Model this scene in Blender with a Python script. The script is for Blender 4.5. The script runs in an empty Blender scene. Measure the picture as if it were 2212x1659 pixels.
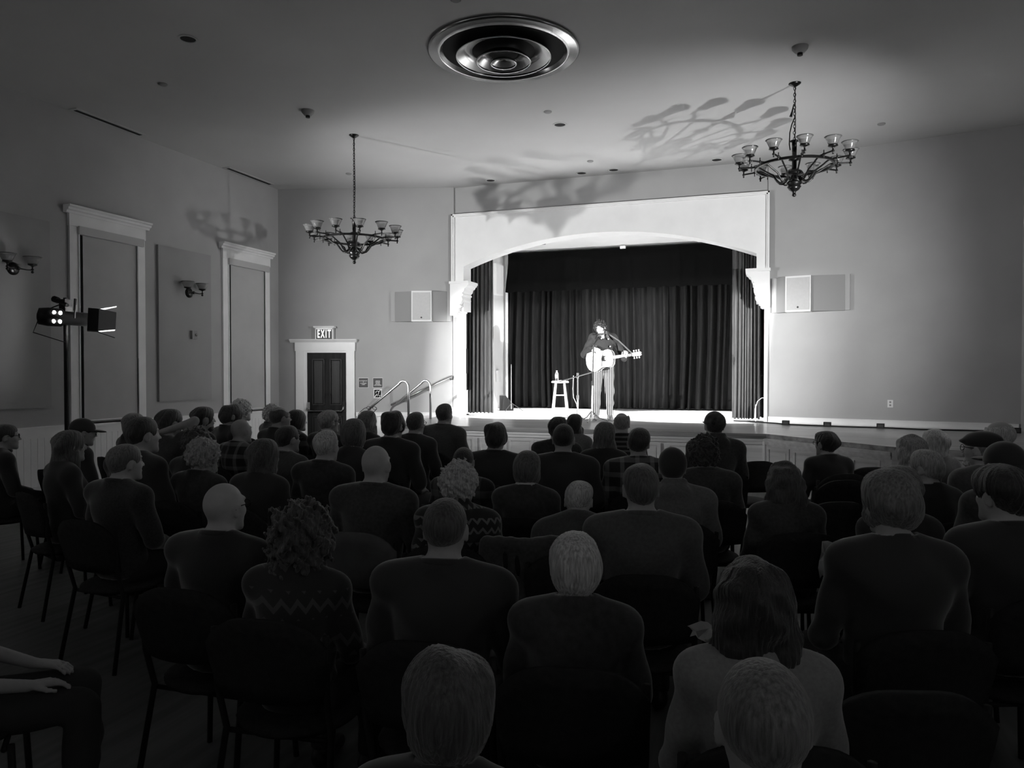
import bpy, math, random
import numpy as np
from mathutils import Vector, Matrix

# ------------------------------------------------------------------ camera, world, exposure
SC = bpy.context.scene
COL = SC.collection
F_PX = 1586.0
YAW, PITCH, CAM_H = math.radians(18.71), math.radians(0.985), 1.7
cam_d = bpy.data.cameras.new('camera')
cam_d.sensor_width = 36.0
cam_d.lens = F_PX / 2212.0 * 36.0
cam_d.clip_start = 0.05
cam = bpy.data.objects.new('camera', cam_d)
cam.location = (0, 0, CAM_H)
cam.rotation_euler = (math.pi / 2 - PITCH, 0, YAW)
COL.objects.link(cam)
SC.camera = cam

world = bpy.data.worlds.new('world')
world.use_nodes = True
world.node_tree.nodes['Background'].inputs[0].default_value = (1, 1, 1, 1)
world.node_tree.nodes['Background'].inputs[1].default_value = 0.004
SC.world = world

SC.view_settings.view_transform = 'Standard'
SC.view_settings.look = 'None'
SC.view_settings.gamma = 1.0
SC.view_settings.exposure = 0.0
SC.view_settings.use_curve_mapping = False
SC.cycles.use_denoising = True
SC.cycles.max_bounces = 8
SC.cycles.diffuse_bounces = 5
SC.cycles.glossy_bounces = 3
SC.cycles.transmission_bounces = 5
SC.cycles.caustics_reflective = False
SC.cycles.caustics_refractive = False
SC.cycles.sample_clamp_indirect = 6.0

# lamp settings for the stage lamps and the added rear sconces (built further down)
BEAM_W = 6800.0
SPILL_W = 1180.0
TOP_W = 6500.0
FILL_W = 12.0
LAMP_Z = 2.36
LAMP_L = (-8.25, 6.93)
LAMP_R = (2.80, 6.98)

# ------------------------------------------------------------------ the hall's plan (metres)
ZC = 5.36                      # ceiling
ZS = 0.81                      # stage floor
XL, XR = -9.22, 3.68           # side walls
YB = -5.0                      # back wall
YP = 13.54                     # proscenium plane
PL, PR = -5.81, 0.11           # proscenium edges
CL = (-9.22, 12.54)            # left front corner
CR = (3.68, 12.80)             # right front corner
SEED = random.Random(7)

_c, _s = math.cos(YAW), math.sin(YAW)
FWD = np.array([-_s * math.cos(PITCH), _c * math.cos(PITCH), -math.sin(PITCH)])
RGT = np.array([_c, _s, 0.0])
UPV = np.cross(RGT, FWD)


def at_depth(px, py, d):
    """point seen at a photo pixel, d metres in front of the camera"""
    p = np.array([0, 0, CAM_H]) + (FWD + RGT * (px - 1106) / F_PX + UPV * (829.5 - py) / F_PX) * d
    return p


# ------------------------------------------------------------------ materials
def mat(name, g, rough=0.6, metal=0.0, var=0.0, scale=8.0, bump=0.0, stretch=(1, 1, 1), emit=None, trans=0.0,
        spec=0.5, sheen=0.0, detail=4.0, alpha=1.0):
    m = bpy.data.materials.new(name)
    m.use_nodes = True
    nt = m.node_tree
    b = nt.nodes['Principled BSDF']
    b.inputs['Base Color'].default_value = (g, g, g, 1)
    b.inputs['Roughness'].default_value = rough
    b.inputs['Metallic'].default_value = metal
    b.inputs['Specular IOR Level'].default_value = spec
    b.inputs['Transmission Weight'].default_value = trans
    b.inputs['Sheen Weight'].default_value = sheen
    b.inputs['Alpha'].default_value = alpha
    if emit:
        b.inputs['Emission Color'].default_value = (1, 1, 1, 1)
        b.inputs['Emission Strength'].default_value = emit
    if var or bump:
        tc = nt.nodes.new('ShaderNodeTexCoord')
        mp = nt.nodes.new('ShaderNodeMapping')
        mp.inputs['Scale'].default_value = stretch
        nz = nt.nodes.new('ShaderNodeTexNoise')
        nz.inputs['Scale'].default_value = scale
        nz.inputs['Detail'].default_value = detail
        nt.links.new(tc.outputs['Object'], mp.inputs['Vector'])
        nt.links.new(mp.outputs['Vector'], nz.inputs['Vector'])
        if var:
            rp = nt.nodes.new('ShaderNodeMapRange')
            rp.inputs['From Min'].default_value = 0.3
            rp.inputs['From Max'].default_value = 0.7
            rp.inputs['To Min'].default_value = max(0, g * (1 - var))
            rp.inputs['To Max'].default_value = min(1, g * (1 + var))
            nt.links.new(nz.outputs['Fac'], rp.inputs['Value'])
            nt.links.new(rp.outputs['Result'], b.inputs['Base Color'])
        if bump:
            bp = nt.nodes.new('ShaderNodeBump')
            bp.inputs['Strength'].default_value = bump
            bp.inputs['Distance'].default_value = 0.02
            nt.links.new(nz.outputs['Fac'], bp.inputs['Height'])
            nt.links.new(bp.outputs['Normal'], b.inputs['Normal'])
    return m


def math_node(nt, op, a=None, b=None):
    n = nt.nodes.new('ShaderNodeMath')
    n.operation = op
    for i, v in enumerate((a, b)):
        if v is None:
            continue
        if isinstance(v, (int, float)):
            n.inputs[i].default_value = v
        else:
            nt.links.new(v, n.inputs[i])
    return n.outputs[0]


def coord(nt):
    tc = nt.nodes.new('ShaderNodeTexCoord')
    sp = nt.nodes.new('ShaderNodeSeparateXYZ')
    nt.links.new(tc.outputs['Object'], sp.inputs[0])
    return sp.outputs


def mix_to(m, fac, g0, g1):
    nt = m.node_tree
    rp = nt.nodes.new('ShaderNodeMapRange')
    rp.inputs['To Min'].default_value = g0
    rp.inputs['To Max'].default_value = g1
    nt.links.new(fac, rp.inputs['Value'])
    nt.links.new(rp.outputs['Result'], nt.nodes['Principled BSDF'].inputs['Base Color'])


def mat_stripes(name, g0, g1, freq, width=0.5, axis=0, rough=0.8):
    """flat printed stripes along one axis"""
    m = mat(name, g0, rough)
    nt = m.node_tree
    c = coord(nt)
    fr = math_node(nt, 'FRACT', math_node(nt, 'MULTIPLY', c[axis], freq))
    mix_to(m, math_node(nt, 'GREATER_THAN', fr, width), g0, g1)
    return m


def mat_plaid(name, g0, g1, f=9.0):
    m = mat(name, g0, 0.9)
    nt = m.node_tree
    c = coord(nt)
    a = math_node(nt, 'GREATER_THAN', math_node(nt, 'FRACT', math_node(nt, 'MULTIPLY', c[0], f)), 0.72)
    b = math_node(nt, 'GREATER_THAN', math_node(nt, 'FRACT', math_node(nt, 'MULTIPLY', c[2], f)), 0.66)
    mix_to(m, math_node(nt, 'MULTIPLY', math_node(nt, 'ADD', a, b), 0.5), g0, g1)
    return m


def mat_knit(name, g0, g1, f=7.0):
    """bands of zigzags and diamonds"""
    m = mat(name, g0, 0.95)
    nt = m.node_tree
    c = coord(nt)
    zig = math_node(nt, 'PINGPONG', math_node(nt, 'MULTIPLY', math_node(nt, 'ADD', c[0], c[1]), f), 0.5)
    zz = math_node(nt, 'FRACT', math_node(nt, 'ADD', math_node(nt, 'MULTIPLY', c[2], f), zig))
    a = math_node(nt, 'GREATER_THAN', zz, 0.68)
    band = math_node(nt, 'GREATER_THAN', math_node(nt, 'FRACT', math_node(nt, 'MULTIPLY', c[2], f * 0.45)), 0.35)
    mix_to(m, math_node(nt, 'MULTIPLY', a, band), g0, g1)
    return m


def mat_wood(name, g, rough=0.4, var=0.35, axis=0, spec=0.5):
    st = [14, 14, 14]
    st[axis] = 0.9
    return mat(name, g, rough, var=var, scale=1.0, stretch=tuple(st), detail=6, spec=spec)


M = {
    'wall': mat('painted wall', 0.36, 0.75, var=0.05, scale=1.3, bump=0.03),
    'ceiling': mat('painted ceiling', 0.47, 0.8, var=0.04, scale=0.8, bump=0.02),
    'white': mat('white gloss paint', 0.80, 0.45, var=0.03, scale=3),
    'trim': mat('cream trim paint', 0.84, 0.5, var=0.04, scale=3),
    'panelcloth': mat('acoustic panel cloth', 0.31, 0.95, var=0.05, scale=2),
    'blind': mat('blind cloth', 0.46, 0.9, var=0.06, scale=1.5),
    'blindbox': mat('blind box', 0.48, 0.6),
    'hallfloor': mat_wood('hall floor boards', 0.12, 0.5, axis=1),
    'rear': mat('rear wall bounce white', 0.75, 0.7),  # unseen wall, whitened to bounce light onto the audience
    'stagefloor': mat_wood('stage floor boards', 0.32, 0.28, axis=0, var=0.45),
    'apron': mat_wood('apron panelling', 0.88, 0.5, axis=0, var=0.12),
    'apron_shaded': mat_wood('shaded apron panelling', 0.58, 0.45, axis=0, var=0.2),  # shading of the angled apron put into a darker panelling colour
    'velvet': mat('dark velvet', 0.013, 1.0, var=0.3, scale=6, stretch=(6, 6, .5), spec=.05),
    'velvet_lit': mat('lit velvet', 0.075, 1.0, var=0.25, scale=6, stretch=(6, 6, .5), spec=.05),  # stronger light on the side curtains put into a paler cloth colour
    'black_cloth': mat('black cloth', 0.004, 1.0, spec=.02),
    'black': mat('black metal', 0.010, 0.55, spec=.25),
    'black_matte': mat('black matte', 0.008, 0.9),
    'bronze': mat('dark bronze', 0.035, 0.3, metal=0.85),
    'chrome': mat('steel', 0.45, 0.25, metal=1.0),
    'diffuser': mat('polished spun metal', 0.42, 0.22, metal=1.0),
    'glass': mat('frosted glass', 0.72, 0.12, trans=0.88),
    'clear': mat('clear plastic', 0.95, 0.05, trans=0.9),
    'door': mat_wood('dark door wood', 0.020, 0.6, axis=2, var=0.3, spec=.12),
    'sign': mat('dark sign', 0.03, 0.5),
    'signtext': mat('sign lettering', 0.75, 0.6),
    'exit': mat('lit exit lettering', 0.9, 0.5, emit=1.1),
    'grille': mat('speaker grille cloth', 0.50, 0.9, var=0.03, scale=30),
    'baffle': mat('grey baffle', 0.26, 0.8),
    'plastic_white': mat('white plastic', 0.75, 0.4),
    'chair_frame': mat('black chair frame', 0.02, 0.6, spec=.25),
    'chair_pad': mat('black chair pad', 0.03, 0.85, var=0.2, scale=40, spec=.2),
    'chair_pad_light': mat('grey chair cover', 0.14, 0.9, var=0.15, scale=12),
    'wood_light': mat_wood('pale stool wood', 0.55, 0.4, axis=2, var=0.2),
    'guitar_top': mat_wood('pale spruce top', 0.45, 0.3, axis=0, var=0.06),
    'guitar_side': mat_wood('dark guitar side', 0.10, 0.3, axis=0),
    'guitar_neck': mat_wood('guitar neck', 0.30, 0.4, axis=0),
    'leather': mat('leather', 0.10, 0.5),
    'shoe': mat('dark shoe', 0.02, 0.5),
    'lampbulb': mat('lit lamp lens', 1.0, 0.4, emit=18.0),
    'barn': mat('grey enamel', .35, .6),
    'lens': mat('spectacle lens', 0.5, 0.05, trans=0.85),
}


# ------------------------------------------------------------------ mesh helpers


class MB:
    def __init__(self):
        self.v, self.f = [], []

    def add(self, vs, fs):
        o = len(self.v)
        self.v += [tuple(p) for p in vs]
        self.f += [tuple(i + o for i in f) for f in fs]
        return self

    def box(self, x0, x1, y0, y1, z0, z1, mtx=None):
        vs = [Vector(p) for p in ((x0, y0, z0), (x1, y0, z0), (x1, y1, z0), (x0, y1, z0),
                                  (x0, y0, z1), (x1, y0, z1), (x1, y1, z1), (x0, y1, z1))]
        if mtx is not None:
            vs = [mtx @ p for p in vs]
        return self.add(vs, [(3, 2, 1, 0), (4, 5, 6, 7), (0, 1, 5, 4), (1, 2, 6, 5), (2, 3, 7, 6), (3, 0, 4, 7)])

    def prism(self, poly, a0, a1, axis=1, mtx=None):
        """poly in the plane across `axis`, run from a0 to a1"""
        n = len(poly)

        def P(p, a):
            q = {0: (a, p[0], p[1]), 1: (p[0], a, p[1]), 2: (p[0], p[1], a)}[axis]
            q = Vector(q)
            return mtx @ q if mtx is not None else q
        vs = [P(p, a0) for p in poly] + [P(p, a1) for p in poly]
        fs = [tuple(range(n)), tuple(range(2 * n - 1, n - 1, -1))]
        fs += [(i, i + n, (i + 1) % n + n, (i + 1) % n) for i in range(n)]
        return self.add(vs, fs)

    def lathe(self, prof, n=24, mtx=None, closed=False):
        vs, fs = [], []
        m = len(prof)
        for i in range(n):
            a = 2 * math.pi * i / n
            for r, z in prof:
                p = Vector((r * math.cos(a), r * math.sin(a), z))
                vs.append(mtx @ p if mtx is not None else p)
        for i in range(n):
            j = (i + 1) % n
            for k in range(m - (0 if closed else 1)):
                k2 = (k + 1) % m
                fs.append((i * m + k, j * m + k, j * m + k2, i * m + k2))
        return self.add(vs, fs)

    def tube(self, pts, r, n=8, closed=False, caps=True):
        pts = [Vector(p) for p in pts]
        rs = r if isinstance(r, (list, tuple)) else [r] * len(pts)
        m = len(pts)
        vs, fs = [], []
        up = None
        for i, p in enumerate(pts):
            if closed:
                t = pts[(i + 1) % m] - pts[i - 1]
            else:
                t = pts[min(i + 1, m - 1)] - pts[max(i - 1, 0)]
            t.normalize()
            if up is None:
                up = Vector((0, 0, 1)) if abs(t.z) < .9 else Vector((1, 0, 0))
            b = t.cross(up)
            if b.length < 1e-6:
                b = t.orthogonal()
            b.normalize()
            up = b.cross(t).normalized()
            for k in range(n):
                a = 2 * math.pi * k / n
                vs.append(p + (b * math.cos(a) + up * math.sin(a)) * rs[i])
        for i in range(m if closed else m - 1):
            j = (i + 1) % m
            for k in range(n):
                l = (k + 1) % n
                fs.append((i * n + k, i * n + l, j * n + l, j * n + k))
        if caps and not closed:
            fs.append(tuple(range(n - 1, -1, -1)))
            fs.append(tuple((m - 1) * n + k for k in range(n)))
        return self.add(vs, fs)

    def ball(self, c, r, n=12, sq=(1, 1, 1)):
        prof = [(max(1e-4, math.sin(math.pi * k / 8)), -math.cos(math.pi * k / 8)) for k in range(9)]
        m = Matrix.Translation(c) @ Matrix.Diagonal((r * sq[0], r * sq[1], r * sq[2], 1))
        return self.lathe(prof, n, m)

    def mesh(self, name, smooth=False):
        me = bpy.data.meshes.new(name)
        me.from_pydata(self.v, [], self.f)
        me.validate()
        import bmesh
        bm = bmesh.new()
        bm.from_mesh(me)
        bmesh.ops.recalc_face_normals(bm, faces=bm.faces)
        bm.to_mesh(me)
        bm.free()
        if smooth:
            me.polygons.foreach_set('use_smooth', [True] * len(me.polygons))
        return me

    def build(self, name, material, parent=None, loc=None, rz=None, smooth=False):
        return link(name, self.mesh(name, smooth), material, parent, loc, rz)


def link(name, me, material=None, parent=None, loc=None, rz=None, rot=None):
    o = bpy.data.objects.new(name, me)
    COL.objects.link(o)
    if material is not None:
        if isinstance(material, str):
            material = M[material]
        if not me.materials:
            me.materials.append(material)
        else:
            o.material_slots[0].link = 'OBJECT'
            o.material_slots[0].material = material
    if parent is not None:
        o.parent = parent
    if loc is not None:
        o.location = loc
    if rz is not None:
        o.rotation_euler = (0, 0, rz)
    if rot is not None:
        o.rotation_euler = rot
    return o


def tag(o, label, cat, group=None, kind=None):
    o['label'] = label
    o['category'] = cat
    if group:
        o['group'] = group
    if kind:
        o['kind'] = kind
    return o


def thing(name, label, cat, loc=(0, 0, 0), rz=0.0, group=None, kind=None):
    o = bpy.data.objects.new(name, None)
    COL.objects.link(o)
    o.empty_display_size = 0.1
    o.location = loc
    o.rotation_euler = (0, 0, rz)
    return tag(o, label, cat, group, kind)


def struct(o, label, cat):
    return tag(o, label, cat, kind='structure')


def copy_tree(o, parent=None):
    c = o.copy()
    COL.objects.link(c)
    if parent is not None:
        c.parent = parent
    for ch in list(o.children):
        copy_tree(ch, c)
    return c


def text_mesh(s, size, depth=0.004, bold=0.0):
    cu = bpy.data.curves.new('lettering', 'FONT')
    cu.body = s
    cu.size = size
    cu.align_x = 'CENTER'
    cu.align_y = 'CENTER'
    cu.extrude = depth
    cu.offset = bold
    o = bpy.data.objects.new('lettering', cu)
    COL.objects.link(o)
    dg = bpy.context.evaluated_depsgraph_get()
    me = bpy.data.meshes.new_from_object(o.evaluated_get(dg))
    bpy.data.objects.remove(o)
    bpy.data.curves.remove(cu)
    me.materials.clear()
    return me


# ------------------------------------------------------------------ signed-distance shapes -> smooth meshes
class Sdf:
    """a list of blended round shapes, turned into one continuous surface"""

    def __init__(self):
        self.p = []

    def ell(self, c, r, k=0.02, rot=None, op='u'):
        self.p.append(('e', np.array(c, float), np.array(r, float), k, rot, op))
        return self

    def cap(self, a, b, ra, rb=None, k=0.02, op='u'):
        self.p.append(('c', np.array(a, float), np.array(b, float), (ra, ra if rb is None else rb), k, op))
        return self

    def cut(self, axis, val, sign, k=0.0):
        """keep the side of a plane: sign=+1 keeps below val"""
        self.p.append(('h', axis, val, sign, k, 'h'))
        return self

    def field(self, res, pad=0.04, noise=None):
        lo, hi = np.full(3, 9.), np.full(3, -9.)
        for q in self.p:
            if q[-1] != 'u':
                continue
            if q[0] == 'e':
                R = max(q[2]) if q[4] is not None else q[2]
                lo = np.minimum(lo, q[1] - R)
                hi = np.maximum(hi, q[1] + R)
            else:
                r = max(q[3])
                lo = np.minimum(lo, np.minimum(q[1], q[2]) - r)
                hi = np.maximum(hi, np.maximum(q[1], q[2]) + r)
        lo -= pad
        hi += pad
        n = np.ceil((hi - lo) / res).astype(int) + 1
        D = np.full(n, 0.2, np.float32)
        ax = [lo[i] + res * np.arange(n[i]) for i in range(3)]
        for q in self.p:
            if q[0] == 'h':
                _, a, val, sg, k, _ = q
                sh = [1, 1, 1]
                sh[a] = -1
                h = (sg * (ax[a] - val)).reshape(sh)
                D = np.maximum(D, h).astype(np.float32)
                continue
            if q[0] == 'e':
                R = np.full(3, max(q[2])) if q[4] is not None else q[2]
                k, op = q[3], q[5]
                b0, b1 = q[1] - R, q[1] + R
            else:
                r = max(q[3])
                k, op = q[4], q[5]
                b0, b1 = np.minimum(q[1], q[2]) - r, np.maximum(q[1], q[2]) + r
            m = k + 3 * res
            i0 = np.clip(np.floor((b0 - m - lo) / res).astype(int), 0, n - 1)
            i1 = np.clip(np.ceil((b1 + m - lo) / res).astype(int) + 1, 1, n)
            if (i1 <= i0).any():
                continue
            X, Y, Z = np.meshgrid(*[ax[i][i0[i]:i1[i]] for i in range(3)], indexing='ij', sparse=True)
            if q[0] == 'e':
                px, py, pz = X - q[1][0], Y - q[1][1], Z - q[1][2]
                if q[4] is not None:
                    Rm = np.array(q[4])      # local = Rm^T p
                    lx = Rm[0, 0] * px + Rm[1, 0] * py + Rm[2, 0] * pz
                    ly = Rm[0, 1] * px + Rm[1, 1] * py + Rm[2, 1] * pz
                    lz = Rm[0, 2] * px + Rm[1, 2] * py + Rm[2, 2] * pz
                    px, py, pz = lx, ly, lz
                rx, ry, rz = q[2]
                k0 = np.sqrt((px / rx) ** 2 + (py / ry) ** 2 + (pz / rz) ** 2)
                k1 = np.sqrt((px / rx ** 2) ** 2 + (py / ry ** 2) ** 2 + (pz / rz ** 2) ** 2) + 1e-9
                d = k0 * (k0 - 1) / k1
                d = np.where(k0 < 1e-3, -min(rx, ry, rz), d)
            else:
                a, b = q[1], q[2]
                ba = b - a
                L = max(1e-9, ba @ ba)
                h = np.clip(((X - a[0]) * ba[0] + (Y - a[1]) * ba[1] + (Z - a[2]) * ba[2]) / L, 0, 1)
                d = np.sqrt((X - a[0] - h * ba[0]) ** 2 + (Y - a[1] - h * ba[1]) ** 2 + (Z - a[2] - h * ba[2]) ** 2)
                d = d - (q[3][0] + h * (q[3][1] - q[3][0]))
            S = D[i0[0]:i1[0], i0[1]:i1[1], i0[2]:i1[2]]
            if op == 'u':
                if k > 0:
                    h = np.maximum(k - np.abs(S - d), 0) / k
                    S[...] = np.minimum(S, d) - h * h * k * .25
                else:
                    S[...] = np.minimum(S, d)
            else:
                d = -d
                if k > 0:
                    h = np.maximum(k - np.abs(S - d), 0) / k
                    S[...] = np.maximum(S, d) + h * h * k * .25
                else:
                    S[...] = np.maximum(S, d)
        if noise is not None:
            X, Y, Z = np.meshgrid(*ax, indexing='ij', sparse=True)
            D = D + noise(X, Y, Z).astype(np.float32)
        return D, lo

    def mesh(self, name, res, noise=None):
        D, lo = self.field(res, pad=max(0.03, 3 * res), noise=noise)
        D[[0, -1]] = .2
        D[:, [0, -1]] = .2
        D[:, :, [0, -1]] = .2
        return nets(name, D, lo, res)


def nets(name, D, lo, res):
    """naive surface nets"""
    neg = D < 0
    c = np.zeros(np.array(D.shape) - 1, np.int8)
    for i in (0, 1):
        for j in (0, 1):
            for k in (0, 1):
                c += neg[i:D.shape[0] - 1 + i, j:D.shape[1] - 1 + j, k:D.shape[2] - 1 + k]
    act = (c > 0) & (c < 8)
    I, J, K = np.nonzero(act)
    idx = np.full(act.shape, -1, np.int64)
    idx[I, J, K] = np.arange(len(I))
    P = np.zeros((len(I), 3))
    W = np.zeros(len(I))
    cs = [(i, j, k) for i in (0, 1) for j in (0, 1) for k in (0, 1)]
    for a in cs:
        for ax in range(3):
            if a[ax]:
                continue
            b = list(a)
            b[ax] = 1
            va = D[I + a[0], J + a[1], K + a[2]]
            vb = D[I + b[0], J + b[1], K + b[2]]
            x = (va < 0) != (vb < 0)
            t = np.where(x, va / np.where(x, va - vb, 1), 0)
            for d in range(3):
                P[:, d] += np.where(x, a[d] + (t if d == ax else 0), 0)
            W += x
    P /= W[:, None]
    P = lo + res * (P + np.stack([I, J, K], 1))
    Q = []
    for ax in range(3):
        sl0 = [slice(None)] * 3
        sl1 = [slice(None)] * 3
        sl0[ax] = slice(0, -1)
        sl1[ax] = slice(1, None)
        a, b = neg[tuple(sl0)], neg[tuple(sl1)]
        ch = a != b
        e = np.argwhere(ch)
        o1, o2 = [d for d in range(3) if d != ax]
        e = e[(e[:, o1] > 0) & (e[:, o2] > 0) & (e[:, o1] < D.shape[o1] - 1) & (e[:, o2] < D.shape[o2] - 1)]
        fl = a[e[:, 0], e[:, 1], e[:, 2]]

        def cell(d1, d2):
            q = e.copy()
            q[:, o1] += d1
            q[:, o2] += d2
            return idx[q[:, 0], q[:, 1], q[:, 2]]
        quad = np.stack([cell(-1, -1), cell(0, -1), cell(0, 0), cell(-1, 0)], 1)
        flip = fl if ax != 1 else ~fl
        quad[~flip] = quad[~flip][:, ::-1]
        Q.append(quad)
    Q = np.concatenate(Q)
    Q = Q[(Q >= 0).all(1)]
    me = bpy.data.meshes.new(name)
    me.vertices.add(len(P))
    me.vertices.foreach_set('co', P.astype(np.float32).ravel())
    me.loops.add(len(Q) * 4)
    me.loops.foreach_set('vertex_index', Q.astype(np.int32).ravel())
    me.polygons.add(len(Q))
    me.polygons.foreach_set('loop_start', np.arange(0, len(Q) * 4, 4, dtype=np.int32))
    me.polygons.foreach_set('use_smooth', np.ones(len(Q), bool))
    me.update(calc_edges=True)
    me.validate()
    return me
# ================================================================== THE SETTING
struct(MB().box(XL - .2, XR + .2, YB - .2, 18.2, -0.1, 0).build('floor', 'hallfloor'),
       'dark wooden hall floor beneath the audience', 'floor')
cb = MB()
ceil_poly = [(XL - .2, YB - .2), (XR + .2, YB - .2), (XR + .2, 13.95), (XL - .2, 13.95)]
cb.prism(ceil_poly, ZC, ZC + .15, axis=2)
ceiling = struct(cb.build('ceiling', 'ceiling'), 'smooth painted hall ceiling with vents and downlights', 'ceiling')
wall_left = struct(MB().box(XL - .2, XL, YB - .2, CL[1] + .1, 0, ZC).build('wall_left', 'wall'),
                   'grey painted side wall with two shaded windows', 'wall')
struct(MB().box(XR, XR + .2, YB - .2, CR[1] + .1, 0, ZC).build('wall_right', 'wall'),
       'grey painted side wall past the empty chairs', 'wall')
struct(MB().box(XL, XR, YB - .2, YB, 0, ZC).build('wall_back', 'rear'), 'unseen rear wall of the hall, whitened to bounce light', 'wall')


def slab(a, b, th, z0, z1):
    a, b = Vector(a), Vector(b)
    t = (b - a).normalized()
    n = Vector((-t.y, t.x)) * th
    return MB().prism([a, b, b + n, a + n], z0, z1, axis=2)


wing_l = struct(slab((CL[0] - .05, CL[1] - .0143), (PL, YP), .2, 0, ZC).build('wall_front_left', 'wall'),
                'grey splayed wall holding the exit door', 'wall')
wing_r = struct(slab((PR, YP), (CR[0] + .05, CR[1] - .01), .2, 0, ZC).build('wall_front_right', 'wall'),
                'bare grey splayed wall beside the stage with one outlet', 'wall')
wf = MB().box(PL - .02, PR + .02, YP + .04, YP + .36, 4.70, ZC)
wall_front = struct(wf.build('wall_front', 'wall'), 'grey strip of wall above the stage arch', 'wall')

# proscenium: white frame with a segmental arch
ARC_R, ARC_C, ARC_T = 7.53, -2.85, 4.29
pro_in = [(-5.69, ZS), (-5.69, 2.9), (-5.59, 2.9)]
for i in range(25):
    x = -5.59 + (5.51) * i / 24
    pro_in.append((x, ARC_T - (ARC_R - math.sqrt(ARC_R ** 2 - (x - ARC_C + .015) ** 2))))
pro_in += [(-.08, 2.9), (.055, 2.9), (.055, ZS)]
pro = MB()
TOPZ = 4.79
outer = [(PL, ZS), (PL, TOPZ), (PR, TOPZ), (PR, ZS)]
# front band as quads between inner outline and an outer outline sampled alike
n = len(pro_in)
out_s = []
for (x, z) in pro_in:
    if z <= 2.9:
        out_s.append((PL if x < -3 else PR, z))
    else:
        out_s.append((min(max(x, PL), PR), TOPZ))
out_s[3] = (PL, TOPZ)
out_s[-4] = (PR, TOPZ)
out_s[2] = (PL, 3.0)
out_s[-3] = (PR, 3.0)
y0, y1 = YP - .03, YP + .36
vs = [(x, y0, z) for x, z in pro_in] + [(x, y0, z) for x, z in out_s] + \
     [(x, y1, z) for x, z in pro_in] + [(x, y1, z) for x, z in out_s]
fs = []
for i in range(n - 1):
    fs += [(i, i + 1, n + i + 1, n + i), (2 * n + i, 3 * n + i, 3 * n + i + 1, 2 * n + i + 1),
           (i, 2 * n + i, 2 * n + i + 1, i + 1), (n + i, n + i + 1, 3 * n + i + 1, 3 * n + i)]
pro.add(vs, fs)
proscenium = struct(pro.build('trim_1', 'white'), 'white arched frame around the stage opening', 'proscenium arch')
mo = MB()
for (w, d) in ((.05, .045), (.028, .065)):
    mo.box(PL - .02, PL - .02 + w, y0 - d, y0 + .02, 3.47, TOPZ + .02)
    mo.box(PR + .02 - w, PR + .02, y0 - d, y0 + .02, 3.47, TOPZ + .02)
    mo.box(PL - .02, PR + .02, y0 - d, y0 + .02, TOPZ + .02 - w, TOPZ + .02)
mo.build('moulding', 'white', proscenium)
MB().box(PL + .012, -5.735, y0 - .006, y0, 1.0, 2.78).build('pilaster_panel', 'wall', proscenium)
MB().box(PL - .03, -5.66, y0 - .05, y0, ZS, 0.98).build('plinth', 'white', proscenium)
br = [(-5.84, 3.47), (-5.45, 3.47), (-5.45, 3.405), (-5.475, 3.39), (-5.50, 3.35), (-5.53, 3.335), (-5.545, 3.28), (-5.585, 3.24),
      (-5.56, 3.225), (-5.56, 3.20), (-5.595, 3.185), (-5.575, 3.12), (-5.60, 3.06), (-5.64, 3.01), (-5.60, 2.995), (-5.61, 2.965),
      (-5.655, 2.95), (-5.665, 2.90), (-5.66, 2.875), (-5.70, 2.86), (-5.69, 2.83), (-5.72, 2.81), (-5.84, 2.81)]
for sgn, nm in ((1, 'l'), (-1, 'r')):
    pts = br if sgn == 1 else [(-5.70 - x, z) for x, z in br]
    b = MB().prism(pts, y0 - .10, y1 - .02, axis=1)
    b.box(min(p[0] for p in pts) - .01, max(p[0] for p in pts) + .01, y0 - .13, y1, 3.43, 3.48)
    bo = b.build('corbel', 'white', proscenium)
    bo['label'] = 'carved white scroll bracket under the arch'

# stage house behind the arch
stage_house = struct(MB().box(-6.1, -5.95, YP + .3, 17.8, ZS, 4.7).build('wall_stage_left', 'white'),
                     'white side wall of the stage behind the side curtain', 'wall')
struct(MB().box(.30, .45, YP + .3, 17.8, ZS, 4.7).build('wall_stage_right', 'white'), 'white stage side wall behind the paler side curtain', 'wall')
struct(MB().box(-6.1, .45, 17.6, 17.8, ZS, 4.7).build('wall_stage_back', 'wall'), 'rear stage wall hidden by dark drapes', 'wall')
struct(MB().box(-6.1, .45, YP + .36, 17.8, 4.56, 4.7).build('ceiling_stage', 'white'), 'white stage ceiling seen under the arch', 'ceiling')
pp = MB()
pp.tube([(-5.86, 16.9, ZS), (-5.86, 16.9, 4.5)], .035)
pp.build('pipe', 'trim', stage_house)
MB().box(-5.94, -5.80, 16.0, 16.5, 3.5, 4.2).build('duct_box', 'trim', stage_house)
MB().box(-5.94, -5.88, 16.35, 16.55, 1.45, 1.72).build('switch_box', 'plastic_white', stage_house)

# stage platform
st_poly = [(-6.0, 11.05), (0.08, 11.05), (1.5, 9.60), (XR, 9.05), (XR, 17.8), (-6.1, 17.8), (-6.1, 13.4), (-6.0, 13.3)]
stage = struct(MB().prism(st_poly, .74, ZS, axis=2).build('floor_stage', 'stagefloor'), 'varnished wooden stage floor with a dark front edge', 'stage')
inset = [(-5.94, 11.11), (0.055, 11.11), (1.48, 9.66), (XR, 9.11), (XR, 17.7), (-5.94, 17.7)]
MB().prism(inset, 0, .74, axis=2).build('stage_body', 'apron', stage)


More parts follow.
